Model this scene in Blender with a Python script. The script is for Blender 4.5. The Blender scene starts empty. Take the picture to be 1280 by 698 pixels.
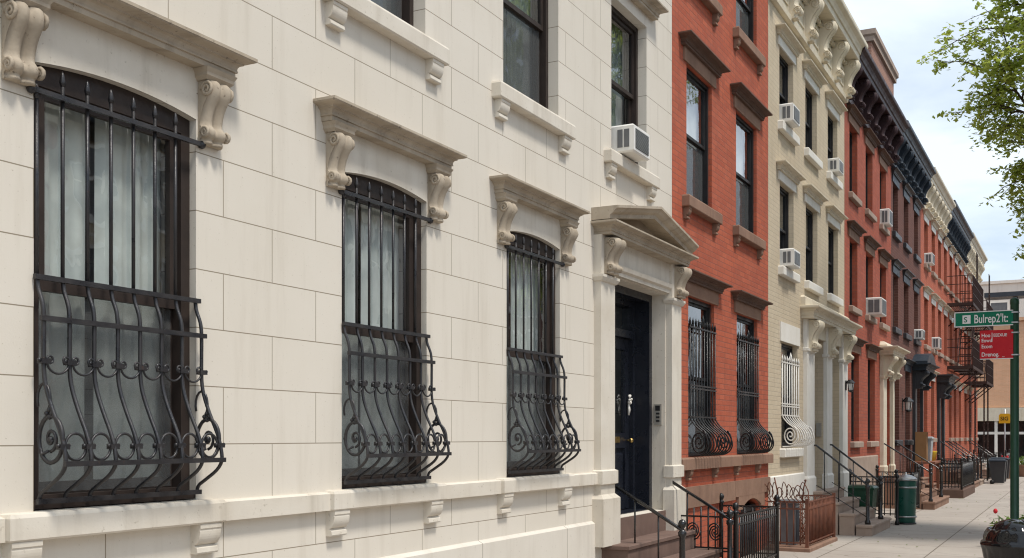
import bpy, math, random
from mathutils import Vector, Matrix
random.seed(7)
PI = math.pi
scene = bpy.context.scene
COL = scene.collection

# ------------------------------------------------------------------ materials
class N:
    """tiny node-tree writer"""
    def __init__(self, name):
        m = bpy.data.materials.new(name); m.use_nodes = True
        self.m = m; self.t = m.node_tree; self.t.nodes.clear()
        self.out = self.t.nodes.new('ShaderNodeOutputMaterial')
    def n(self, typ, props=None, **ins):
        nd = self.t.nodes.new('ShaderNode' + typ)
        for k, v in (props or {}).items(): setattr(nd, k, v)
        for k, v in ins.items():
            key = k.replace('_', ' ')
            sock = nd.inputs[int(k[1:])] if k[0] == 'i' and k[1:].isdigit() else nd.inputs[key]
            self.put(sock, v)
        return nd
    def put(self, sock, v):
        if isinstance(v, bpy.types.NodeSocket): self.t.links.new(v, sock)
        else:
            try: sock.default_value = v
            except Exception: sock.default_value = (*v, 1)
    def math(self, op, a, b=0.0, clamp=False):
        nd = self.n('Math', {'operation': op, 'use_clamp': clamp}, i0=a, i1=b); return nd.outputs[0]
    def ramp(self, fac, lo, hi, a=0.0, b=1.0):
        nd = self.n('MapRange', None, Value=fac, From_Min=lo, From_Max=hi, To_Min=a, To_Max=b); return nd.outputs[0]
    def mix(self, fac, a, b, mode='MIX'):
        nd = self.n('Mix', {'data_type': 'RGBA', 'blend_type': mode})
        self.put(nd.inputs[0], fac); self.put(nd.inputs[6], a); self.put(nd.inputs[7], b); return nd.outputs[2]
    def noise(self, vec, scale, detail=4.0, rough=.55):
        return self.n('TexNoise', None, Vector=vec, Scale=scale, Detail=detail, Roughness=rough).outputs['Fac']

def c4(c): return (c[0], c[1], c[2], 1.0)

def surf(name, col, col2=None, rough=.7, ns=3.0, var=.25, fine=60.0, bump=.15, bdist=.01, metal=0.0, streak=0.0, speck=0.0, sps=23.0,
         brick=None, plan='wall', spec=.22, grime=None, coat=0.0, rvar=.12, crack=0.0):
    """procedural surface: large tone drift, fine grain bump, optional unit pattern (brick, ashlar, slab), rain streaks, specks"""
    w = N(name)
    co = w.n('TexCoord').outputs['Object']
    sep = w.n('SeparateXYZ', None, Vector=co)
    if plan == 'wall': u = w.math('ADD', sep.outputs[0], sep.outputs[1]); v = sep.outputs[2]
    else: u = sep.outputs[0]; v = sep.outputs[1]
    col2 = col2 or tuple(x * .78 for x in col)
    big = w.noise(co, ns, 5.0)
    base = w.mix(w.ramp(big, .3, .7), c4(col), c4(tuple(a + (b - a) * var * 2 for a, b in zip(col, col2))))
    height = w.math('MULTIPLY', w.noise(co, fine, 3.0), .5)
    if brick:
        uv = w.n('CombineXYZ', None, X=w.math('SUBTRACT', u, brick.get('u', 0)), Y=w.math('SUBTRACT', v, brick.get('v', 0))).outputs[0]
        b = w.n('TexBrick', {'offset': brick.get('off', .5)}, Vector=uv, Scale=1.0, Color1=(1, 1, 1, 1), Color2=(0, 0, 0, 1), Mortar=(.5, .5, .5, 1),
                Mortar_Size=brick['m'], Mortar_Smooth=brick.get('soft', .2), Bias=0.0, Brick_Width=brick['w'], Row_Height=brick['h'])
        tone = w.n('RGBToBW', None, Color=b.outputs['Color']).outputs[0]
        base = w.mix(w.math('MULTIPLY', tone, brick.get('tv', .3)), base, c4(brick.get('alt', tuple(x * .7 for x in col))))
        base = w.mix(w.math('MULTIPLY', b.outputs['Fac'], brick.get('mo', 1.0)), base, c4(brick['mc']))
        height = w.math('SUBTRACT', height, w.math('MULTIPLY', b.outputs['Fac'], brick.get('deep', 1.2)))
    if streak:
        sv = w.n('CombineXYZ', None, X=w.math('MULTIPLY', u, 5.0), Y=w.math('MULTIPLY', v, .45), Z=0.0).outputs[0]
        s = w.ramp(w.noise(sv, 1.0, 5.0, .65), .52, .8, 0.0, streak)
        base = w.mix(s, base, c4(grime or tuple(x * .45 for x in col)))
    if speck:
        s = w.ramp(w.noise(co, sps, 3.0, .7), .64, .72, 0.0, speck)
        base = w.mix(s, base, c4(grime or tuple(x * .35 for x in col)))
    if crack:
        wob = w.n('VectorMath', {'operation': 'ADD'}, i0=co, i1=w.n('VectorMath', {'operation': 'SCALE'}, i0=w.n('TexNoise', None, Vector=co, Scale=1.7, Detail=5.0).outputs['Color'], Scale=.55).outputs[0]).outputs[0]
        vd = w.n('TexVoronoi', {'feature': 'DISTANCE_TO_EDGE'}, Vector=wob, Scale=.42).outputs['Distance']
        line = w.math('MULTIPLY', w.ramp(vd, .0, .007, 1.0, 0.0), w.ramp(w.noise(co, .35), .42, .48, 0.0, crack))
        base = w.mix(line, base, c4(grime)); height = w.math('SUBTRACT', height, line)
        patch = w.ramp(w.noise(co, .9, 6.0, .7), .55, .70, 0.0, .35)
        base = w.mix(patch, base, c4(tuple(x * .62 for x in col)))
    r = w.ramp(w.noise(co, 9.0), .3, .7, max(.02, rough - rvar), min(1, rough + rvar))
    bp = w.n('Bump', None, Strength=bump, Distance=bdist, Height=height).outputs[0]
    p = w.n('BsdfPrincipled', None, Base_Color=base, Roughness=r, Metallic=metal, Normal=bp)
    p.inputs['Specular IOR Level'].default_value = spec
    if coat: p.inputs['Coat Weight'].default_value = coat
    w.t.links.new(p.outputs[0], w.out.inputs[0])
    return w.m

def glass(name, tint=(.9, .95, .93), f0=1.75, wob=.25, rough=.01):
    w = N(name)
    co = w.n('TexCoord').outputs['Object']
    bp = w.n('Bump', None, Strength=wob, Distance=.02, Height=w.noise(co, 2.2, 2.0)).outputs[0]
    g = w.n('BsdfGlossy', None, Color=(.95, .97, 1, 1), Roughness=rough, Normal=bp)
    tr = w.n('BsdfTransparent', None, Color=c4(tint))
    lw = w.n('LayerWeight', None, Blend=.5)      # Schlick from the facing angle, the same from both sides of the pane
    F0 = ((f0 - 1) / (f0 + 1)) ** 2
    fr = w.math('ADD', w.math('MULTIPLY', w.math('POWER', lw.outputs['Facing'], 4.0), 1 - F0), F0, True)
    mx = w.n('MixShader', None, Fac=fr, i1=tr.outputs[0], i2=g.outputs[0])
    w.t.links.new(mx.outputs[0], w.out.inputs[0])
    return w.m

def cloth(name, col, trans=.3):
    w = N(name)
    co = w.n('TexCoord').outputs['Object']
    c = w.mix(w.ramp(w.noise(co, 5.0), .3, .7), c4(col), c4(tuple(x * .8 for x in col)))
    d = w.n('BsdfDiffuse', None, Color=c); t = w.n('BsdfTranslucent', None, Color=c)
    mx = w.n('MixShader', None, Fac=trans, i1=d.outputs[0], i2=t.outputs[0])
    w.t.links.new(mx.outputs[0], w.out.inputs[0]); return w.m

def screen_mat(name):
    w = N(name)
    d = w.n('BsdfDiffuse', None, Color=(.13, .135, .135, 1)); t = w.n('BsdfTransparent')
    mx = w.n('MixShader', None, Fac=.46, i1=t.outputs[0], i2=d.outputs[0])
    w.t.links.new(mx.outputs[0], w.out.inputs[0]); return w.m

def leaf_mat(name, a, b):
    w = N(name)
    oi = w.n('NewGeometry')
    co = w.n('TexCoord').outputs['Object']
    f = w.n('MapRange', None, Value=oi.outputs['Random Per Island'], From_Min=0.0, From_Max=1.0, To_Min=0.0, To_Max=1.0).outputs[0]
    c = w.mix(f, c4(a), c4(b))
    d = w.n('BsdfPrincipled', None, Base_Color=c, Roughness=.5)
    t = w.n('BsdfTranslucent', None, Color=w.mix(.4, c, (.55, .65, .12, 1)))
    mx = w.n('MixShader', None, Fac=.55, i1=d.outputs[0], i2=t.outputs[0])
    w.t.links.new(mx.outputs[0], w.out.inputs[0]); return w.m

BR = dict(w=.25, h=.083, m=.008, tv=.5, deep=1.0, mo=.75)
M = {}
M['ashlar'] = surf('cream_ashlar', (.70, .648, .565), (.635, .58, .49), rough=.75, ns=.8, var=.35, fine=90, bump=.12, streak=.26, speck=.6, sps=48,
                   grime=(.36, .30, .22), brick=dict(w=.98, h=.372, m=.0036, mc=(.27, .225, .165), u=.63, v=.092, tv=.2, alt=(.65, .60, .515), soft=.1, deep=1.5))
M['cream'] = surf('cream_limestone', (.69, .64, .555), (.57, .51, .42), rough=.75, ns=2.2, var=.4, fine=70, bump=.18, streak=.45, speck=.5, grime=(.30, .25, .18))
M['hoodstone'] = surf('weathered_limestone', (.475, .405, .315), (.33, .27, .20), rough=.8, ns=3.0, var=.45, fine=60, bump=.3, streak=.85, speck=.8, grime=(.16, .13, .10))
M['tympanum'] = surf('stained_shaded_limestone', (.34, .28, .21), (.24, .19, .14), rough=.85, ns=3, var=.4, fine=60, bump=.25, streak=.5)  # brown weathering plus shadow of the pediment recess, both put into the colour
M['plinth'] = surf('cream_plinth', (.70, .655, .58), (.61, .56, .48), rough=.75, ns=1.2, var=.4, fine=70, bump=.15, streak=.3, speck=.4, grime=(.36, .31, .25),
                   brick=dict(w=1.9, h=3.0, m=.005, mc=(.25, .21, .16), u=.4, v=-1, tv=.05, soft=.1))
M['red'] = surf('orange_red_brick', (.505, .125, .063), (.42, .12, .07), rough=.85, ns=1.3, var=.45, fine=120, bump=.6, streak=.35, speck=.15, grime=(.16, .06, .04),
                brick=dict(BR, mc=(.27, .10, .07), alt=(.31, .068, .04)))
M['red2'] = surf('deep_red_brick', (.445, .11, .06), (.35, .10, .062), rough=.85, ns=1.1, var=.45, fine=120, bump=.6, streak=.35, speck=.15, grime=(.14, .055, .04),
                 brick=dict(BR, mc=(.25, .10, .075), alt=(.26, .06, .038)))
M['red3'] = surf('bright_red_brick', (.52, .14, .072), (.43, .13, .078), rough=.85, ns=.9, var=.45, fine=120, bump=.6, streak=.35, grime=(.2, .08, .05),
                 brick=dict(BR, mc=(.29, .115, .08), alt=(.33, .08, .048)))
M['brown'] = surf('dark_brown_brick', (.17, .07, .05), (.115, .05, .04), rough=.85, ns=1.3, var=.4, fine=120, bump=.5, streak=.2,
                  brick=dict(BR, mc=(.2, .11, .085), alt=(.09, .042, .035)))
M['tan'] = surf('tan_painted_brick', (.60, .51, .375), (.52, .43, .305), rough=.8, ns=1.2, var=.4, fine=120, bump=.5, streak=.3, speck=.2, grime=(.27, .2, .13),
                brick=dict(BR, mc=(.47, .40, .30), alt=(.48, .39, .28), tv=.35))
M['tanbrick'] = surf('far_tan_brick', (.76, .44, .265), (.68, .38, .225), rough=.9, ns=.5, var=.4, fine=60, bump=.3, streak=.2,
                     brick=dict(BR, mc=(.68, .47, .33), alt=(.60, .33, .19)))
M['brownstone'] = surf('brownstone', (.30, .185, .13), (.21, .125, .088), rough=.85, ns=2.5, var=.45, fine=80, bump=.35, streak=.45, speck=.4, grime=(.10, .06, .045))
M['stoopstone'] = surf('dark_stoop_stone', (.19, .125, .10), (.13, .085, .07), rough=.8, ns=2.5, var=.45, fine=80, bump=.35, streak=.4, speck=.5, grime=(.07, .05, .04))
M['mutedbrick'] = surf('muted_old_brick', (.37, .20, .145), (.30, .155, .115), rough=.9, ns=1.0, var=.45, fine=100, bump=.5, streak=.3, brick=dict(BR, mc=(.40, .29, .23), alt=(.26, .125, .09)))
M['darkstone'] = surf('dark_brownstone_moulding', (.15, .092, .068), (.10, .062, .047), rough=.8, ns=3, var=.4, fine=70, bump=.3, streak=.35)
M['greystone'] = surf('greyed_sandstone', (.40, .31, .25), (.32, .24, .19), rough=.85, ns=2.5, var=.45, fine=80, bump=.35, streak=.4, speck=.3)
M['whitetrim'] = surf('white_painted_stone', (.78, .755, .70), (.68, .64, .56), rough=.6, ns=2.5, var=.35, fine=60, bump=.12, streak=.3, speck=.2, grime=(.4, .34, .26))
M['creamtrim'] = surf('cream_painted_cornice', (.70, .63, .50), (.58, .50, .37), rough=.6, ns=2.5, var=.4, fine=60, bump=.15, streak=.4, speck=.3, grime=(.3, .24, .15))
M['maroon'] = surf('maroon_black_cornice', (.055, .028, .03), (.035, .02, .022), rough=.5, ns=3, var=.4, fine=60, bump=.15)
M['black'] = surf('black_painted_trim', (.022, .024, .028), (.035, .036, .04), rough=.45, ns=3, var=.4, fine=60, bump=.12, spec=.5)
M['slate'] = surf('blue_black_cornice', (.032, .042, .055), (.022, .03, .04), rough=.45, ns=3, var=.4, fine=60, bump=.12)
M['iron'] = surf('grey_black_wrought_iron', (.028, .029, .033), (.06, .054, .052), rough=.36, ns=9, var=.4, fine=130, bump=.35, metal=.35, speck=.5, grime=(.10, .06, .045), spec=.5)
M['ironblk'] = surf('gloss_black_iron', (.007, .007, .008), (.016, .015, .015), rough=.36, ns=9, var=.4, fine=130, bump=.2, metal=.1, spec=.5)
M['rust'] = surf('rust_brown_iron', (.19, .075, .045), (.11, .05, .035), rough=.75, ns=8, var=.45, fine=120, bump=.4)
M['whiteiron'] = surf('white_painted_iron', (.75, .73, .68), (.6, .56, .5), rough=.45, ns=8, var=.3, fine=100, bump=.15, speck=.3, grime=(.3, .2, .12))
M['brownwood'] = surf('dark_brown_frame', (.030, .023, .020), (.05, .036, .03), rough=.5, ns=6, var=.4, fine=60, bump=.2)
M['blackwood'] = surf('black_window_frame', (.018, .018, .019), (.03, .029, .029), rough=.45, ns=6, var=.4, fine=60, bump=.15)
M['navy'] = surf('navy_black_door', (.008, .010, .016), (.013, .015, .023), rough=.32, ns=5, var=.4, fine=40, bump=.08, spec=.5)
M['tandoor'] = surf('tan_painted_door', (.33, .27, .19), (.26, .2, .14), rough=.5, ns=5, var=.4, fine=40, bump=.1)
M['glass'] = glass('window_glass', tint=(.97, .99, .98), f0=2.35)
M['glassdim'] = glass('dark_window_glass', tint=(.66, .70, .70), f0=2.1)
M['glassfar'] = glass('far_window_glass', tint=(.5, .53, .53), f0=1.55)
M['fireiron'] = surf('brown_black_fire_escape_iron', (.04, .024, .021), (.06, .034, .028), rough=.6, ns=5, var=.4, bump=.2)
M['screen'] = screen_mat('insect_screen')
M['sheer'] = cloth('sheer_curtain', (.70, .74, .71), .05)
M['drape'] = cloth('grey_drape', (.50, .53, .52), .1)
M['blind'] = cloth('white_blind', (.72, .73, .72), .15)
M['acwhite'] = surf('off_white_plastic', (.80, .79, .75), (.7, .68, .63), rough=.45, ns=6, var=.3, fine=60, bump=.05, streak=.25, spec=.5)
M['acgrey'] = surf('grey_grille_plastic', (.16, .165, .17), (.1, .1, .105), rough=.5, ns=6, var=.3, fine=60, bump=.05)
M['brass'] = surf('aged_brass', (.55, .38, .14), (.4, .26, .1), rough=.3, metal=1.0, ns=8)
M['rail'] = surf('worn_black_handrail', (.012, .012, .013), (.025, .024, .023), rough=.25, ns=9, var=.4, fine=130, bump=.1, metal=.25, coat=.4, spec=.5)
M['panelgrey'] = surf('grey_intercom_plate', (.34, .32, .28), (.24, .22, .19), rough=.45, ns=8, bump=.1)
M['steel'] = surf('dull_steel', (.45, .45, .44), (.3, .3, .3), rough=.4, metal=.8, ns=8, bump=.1)
M['lampglass'] = surf('frosted_lamp_glass', (.75, .74, .7), rough=.25, ns=4, bump=.02)
M['walk'] = surf('sidewalk_concrete', (.45, .405, .355), (.35, .31, .27), rough=.85, ns=.55, var=.5, fine=70, bump=.25, speck=.6, sps=13, crack=.9, grime=(.17, .145, .12), plan='floor',
                 brick=dict(w=1.62, h=1.57, m=.012, mc=(.15, .125, .10), u=.3, v=-2.69, off=0.0, tv=.45, alt=(.335, .30, .262), deep=1.5))
M['asphalt'] = surf('asphalt', (.055, .055, .056), (.07, .068, .066), rough=.9, ns=.6, var=.4, fine=90, bump=.5, plan='floor')
M['kerbstone'] = surf('granite_kerb', (.30, .29, .28), (.22, .21, .2), rough=.8, ns=3, fine=80, bump=.3, plan='floor')
M['earth'] = surf('city_ground', (.16, .145, .13), (.1, .09, .08), rough=.95, ns=.2, fine=20, bump=.3, plan='floor')
M['cangreen'] = surf('green_enamel', (.012, .085, .06), (.008, .06, .045), rough=.35, ns=5, var=.4, fine=40, bump=.08, streak=.2, spec=.5)
M['polegreen'] = surf('dark_green_post', (.012, .07, .035), (.01, .05, .028), rough=.4, ns=5, var=.4, fine=40, bump=.1, speck=.15, spec=.5)
M['signgreen'] = surf('green_sign_sheet', (.0, .17, .09), (.0, .15, .08), rough=.35, ns=3, var=.3, bump=.02)
M['signred'] = surf('red_sign_sheet', (.56, .012, .02), (.5, .01, .02), rough=.35, ns=3, var=.3, bump=.02)
M['signyellow'] = surf('yellow_sign_sheet', (.75, .42, .02), (.65, .35, .02), rough=.4, ns=3, var=.3, bump=.02)
M['signwhite'] = surf('white_sign_ink', (.8, .8, .79), (.72, .72, .7), rough=.4, ns=6, var=.2, bump=.02)
M['signblack'] = surf('black_sign_ink', (.02, .02, .02), rough=.5, bump=.02)
M['bag'] = surf('black_plastic_bag', (.006, .006, .007), (.010, .010, .011), rough=.09, ns=4, var=.3, fine=12, bump=.2, bdist=.03, rvar=.05, spec=.5)
M['bark'] = surf('tree_bark', (.10, .075, .055), (.055, .042, .032), rough=.95, ns=6, var=.5, fine=25, bump=.9, bdist=.03)
M['leaf'] = leaf_mat('spring_leaf', (.28, .37, .05), (.52, .57, .13))
M['leafdark'] = leaf_mat('shrub_leaf', (.05, .12, .025), (.12, .22, .04))
M['petal'] = surf('red_petal', (.6, .03, .04), (.45, .02, .03), rough=.5, ns=10, bump=.05)
M['cardboard'] = surf('brown_cardboard', (.27, .15, .07), (.2, .11, .05), rough=.85, ns=4, bump=.1, streak=.2)
M['yellowpot'] = surf('yellow_plastic', (.75, .5, .04), (.6, .38, .03), rough=.4, ns=5, bump=.05)
M['greybox'] = surf('pale_grey_plastic', (.42, .44, .45), (.3, .32, .34), rough=.5, ns=5, bump=.05, streak=.3)
M['wood'] = surf('red_brown_wood', (.24, .10, .06), (.17, .07, .045), rough=.6, ns=5, bump=.15)
M['palewall'] = surf('pale_render', (.72, .68, .62), (.62, .58, .52), rough=.85, ns=.4, var=.4, fine=20, bump=.1, streak=.3)
M['roofing'] = surf('tar_roofing', (.09, .088, .086), (.14, .135, .13), rough=.9, ns=.8, bump=.3, plan='floor')
M['soil'] = surf('planting_soil', (.07, .05, .035), (.04, .03, .022), rough=.95, ns=5, fine=20, bump=.8)

# ------------------------------------------------------------------ mesh builder
class MB:
    def __init__(self): self.v = []; self.f = []; self.s = []
    def add(self, vs, fs, smooth=False):
        b = len(self.v); self.v += [tuple(x) for x in vs]
        for f in fs: self.f.append([b + i for i in f]); self.s.append(smooth)
        return self
    def box(self, x0, x1, y0, y1, z0, z1):
        return self.add([(x0, y0, z0), (x1, y0, z0), (x1, y1, z0), (x0, y1, z0), (x0, y0, z1), (x1, y0, z1), (x1, y1, z1), (x0, y1, z1)],
                        [(0, 3, 2, 1), (4, 5, 6, 7), (0, 1, 5, 4), (1, 2, 6, 5), (2, 3, 7, 6), (3, 0, 4, 7)])
    def cbox(self, x0, x1, y0, y1, z0, z1, c=.01):
        """box with its front and top edges chamfered"""
        prof = [(0, z0), (-0, z1)]
        return self.mould(x0 + c, x1 - c, y0 + c, y1, [(0, z0), (c, z0 + c), (c, z1 - c), (0, z1)])
    def quad(self, a, b, c, d): return self.add([a, b, c, d], [(0, 1, 2, 3)])
    def mould(self, x0, x1, yf, yb, prof, smooth=False):
        """moulding run round left, front and right of the block x0..x1, yf..yb; prof = [(out, z)] from bottom to top"""
        vs = []
        for o, z in prof: vs += [(x0 - o, yb, z), (x0 - o, yf - o, z), (x1 + o, yf - o, z), (x1 + o, yb, z)]
        fs = []
        for i in range(len(prof) - 1):
            a = i * 4; b = a + 4
            for j in range(3): fs.append((a + j, a + j + 1, b + j + 1, b + j))
            fs.append((a + 3, a, b, b + 3))
        fs.append((3, 2, 1, 0)); t = (len(prof) - 1) * 4; fs.append((t, t + 1, t + 2, t + 3))
        return self.add(vs, fs, smooth)
    def prism_x(self, prof, x0, x1):
        """prof = [(y, z)] closed outline"""
        n = len(prof)
        vs = [(x0, y, z) for y, z in prof] + [(x1, y, z) for y, z in prof]
        fs = [tuple(range(n - 1, -1, -1)), tuple(range(n, 2 * n))] + [(i, (i + 1) % n, n + (i + 1) % n, n + i) for i in range(n)]
        return self.add(vs, fs)
    def prism_y(self, prof, y0, y1):
        n = len(prof)
        vs = [(x, y0, z) for x, z in prof] + [(x, y1, z) for x, z in prof]
        fs = [tuple(range(n)), tuple(range(2 * n - 1, n - 1, -1))] + [(i, n + i, n + (i + 1) % n, (i + 1) % n) for i in range(n)]
        return self.add(vs, fs)
    def tube(self, pts, r, n=6, closed=False, cap=True):
        pts = [Vector(p) for p in pts]; m = len(pts)
        rs = r if isinstance(r, (list, tuple)) else [r] * m
        T = []
        for i in range(m):
            a = pts[i - 1] if (i > 0 or closed) else pts[i]; b = pts[(i + 1) % m] if (i < m - 1 or closed) else pts[i]
            t = b - a; T.append(t.normalized() if t.length > 1e-9 else Vector((0, 0, 1)))
        up = Vector((1, 0, 0)) if abs(T[0].x) < .8 else Vector((0, 0, 1))
        nrm = (up - T[0] * up.dot(T[0])).normalized(); vs = []
        for i in range(m):
            nrm = nrm - T[i] * nrm.dot(T[i])
            nrm = nrm.normalized() if nrm.length > 1e-6 else T[i].orthogonal().normalized()
            bi = T[i].cross(nrm)
            for k in range(n):
                a = 2 * PI * (k + .5) / n; vs.append(pts[i] + (nrm * math.cos(a) + bi * math.sin(a)) * rs[i])
        fs = []
        for i in range(m if closed else m - 1):
            j = (i + 1) % m
            for k in range(n): fs.append((i * n + k, i * n + (k + 1) % n, j * n + (k + 1) % n, j * n + k))
        if cap and not closed: fs += [tuple(range(n - 1, -1, -1)), tuple(range((m - 1) * n, m * n))]
        return self.add(vs, fs, n > 4)
    def lathe(self, cx, cy, prof, n=20, smooth=True):
        vs = []; m = len(prof)
        for r, z in prof:
            for k in range(n): a = 2 * PI * k / n; vs.append((cx + r * math.cos(a), cy + r * math.sin(a), z))
        fs = [(i * n + k, i * n + (k + 1) % n, (i + 1) * n + (k + 1) % n, (i + 1) * n + k) for i in range(m - 1) for k in range(n)]
        fs += [tuple(range(n - 1, -1, -1)), tuple(range((m - 1) * n, m * n))]
        return self.add(vs, fs, smooth)
    def ball(self, cx, cy, cz, r, n=10, sz=1.0):
        m = max(4, n // 2)
        return self.lathe(cx, cy, [(max(1e-4, r * math.sin(PI * i / m)), cz - r * sz * math.cos(PI * i / m)) for i in range(m + 1)], n)
    def console(self, x0, x1, yb, prof, stations=13, amp=.012):
        """scroll bracket: S profile [(out, z)] top to bottom, front face ribbed across its width"""
        vs = []; n = len(prof)
        for i in range(stations):
            t = i / (stations - 1); x = x0 + (x1 - x0) * t
            e = amp * (abs(math.sin(t * PI * 2)) - .6) if 0 < i < stations - 1 else -amp * .8
            for o, z in prof: vs.append((x, yb - max(.004, o + e * min(1, o / .05)), z))
        fs = []
        for i in range(stations - 1):
            for j in range(n - 1): fs.append((i * n + j, i * n + j + 1, (i + 1) * n + j + 1, (i + 1) * n + j))
        b = len(self.v)
        self.add(vs, fs, True)
        for i, rev in ((0, False), (stations - 1, True)):
            ids = [b + i * n + j for j in range(n)]
            e0 = len(self.v); x = x0 if i == 0 else x1
            self.v += [(x, yb + .005, prof[-1][1]), (x, yb + .005, prof[0][1])]
            f = ids + [e0, e0 + 1]; self.f.append(f[::-1] if rev else f); self.s.append(False)
        return self
    def build(self, name, mat, parent=None, **props):
        me = bpy.data.meshes.new(name)
        off = Vector((0, 0, 0)); p = parent
        while p is not None: off += p.location; p = p.parent
        own = props.pop('loc', None)
        if own is not None: off = off + (Vector(own) - off)
        me.from_pydata([tuple(Vector(v) - off) for v in self.v], [], self.f)
        me.polygons.foreach_set('use_smooth', self.s)
        me.materials.append(M[mat] if isinstance(mat, str) else mat)
        me.update()
        o = bpy.data.objects.new(name, me); COL.objects.link(o)
        if parent is not None: o.parent = parent
        if own is not None: o.location = own
        for k, v in props.items(): o[k] = v
        return o

def thing(name, label, cat, loc, group=None):
    o = bpy.data.objects.new(name, None); COL.objects.link(o); o.location = loc; o.empty_display_size = .3
    o['label'] = label; o['category'] = cat
    if group: o['group'] = group
    return o

def crom(pts, k=6):
    """Catmull-Rom through points"""
    P = [Vector(p) for p in pts]; out = []
    for i in range(len(P) - 1):
        a = P[max(0, i - 1)]; b = P[i]; c = P[i + 1]; d = P[min(len(P) - 1, i + 2)]
        for j in range(k):
            t = j / k
            out.append(.5 * ((2 * b) + (c - a) * t + (2 * a - 5 * b + 4 * c - d) * t * t + (3 * b - a - 3 * c + d) * t ** 3))
    out.append(P[-1]); return out

# ------------------------------------------------------------------ building pieces
def wall_mesh(x0, x1, z0, z1, openings, depth=8.0, reveal=.3, floors=()):
    """front sheet at y=0 with openings (xa, xb, za, zb, rise of arch), reveals, and a hollow shell behind"""
    mb = MB()
    xs = sorted({x0, x1} | {o[0] for o in openings} | {o[1] for o in openings})
    zs = sorted({z0, z1} | {o[2] for o in openings} | {o[3] for o in openings})
    for i in range(len(xs) - 1):
        for j in range(len(zs) - 1):
            cx = (xs[i] + xs[i + 1]) / 2; cz = (zs[j] + zs[j + 1]) / 2
            if any(o[0] < cx < o[1] and o[2] < cz < o[3] for o in openings): continue
            mb.quad((xs[i], 0, zs[j]), (xs[i + 1], 0, zs[j]), (xs[i + 1], 0, zs[j + 1]), (xs[i], 0, zs[j + 1]))
    for o in openings:
        xa, xb, za, zb = o[:4]; rise = o[4] if len(o) > 4 else 0; rv = o[5] if len(o) > 5 else reveal
        n = 12 if rise else 1
        top = [(xa + (xb - xa) * i / n, zb - rise + (rise * (1 - (2 * i / n - 1) ** 2) if rise else 0)) for i in range(n + 1)]
        for i in range(n):
            (xp, zp), (xq, zq) = top[i], top[i + 1]
            if rise: mb.quad((xp, 0, zp), (xq, 0, zq), (xq, 0, zb), (xp, 0, zb))
            mb.quad((xp, 0, zp), (xp, rv, zp), (xq, rv, zq), (xq, 0, zq))
        mb.quad((xa, 0, za), (xa, rv, za), (xa, rv, top[0][1]), (xa, 0, top[0][1]))
        mb.quad((xb, 0, za), (xb, 0, top[-1][1]), (xb, rv, top[-1][1]), (xb, rv, za))
        mb.quad((xa, 0, za), (xb, 0, za), (xb, rv, za), (xa, rv, za))
    mb.quad((x0, 0, z0), (x0, 0, z1), (x0, depth, z1), (x0, depth, z0))
    mb.quad((x1, 0, z0), (x1, depth, z0), (x1, depth, z1), (x1, 0, z1))
    mb.quad((x0, depth, z0), (x0, depth, z1), (x1, depth, z1), (x1, depth, z0))
    for z in floors: mb.box(x0 + .02, x1 - .02, .32, depth - .02, z - .12, z)
    return mb

def arch_z(xa, xb, zb, rise, x): 
    t = 2 * (x - xa) / (xb - xa) - 1
    return zb - rise + rise * (1 - t * t)

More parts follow.
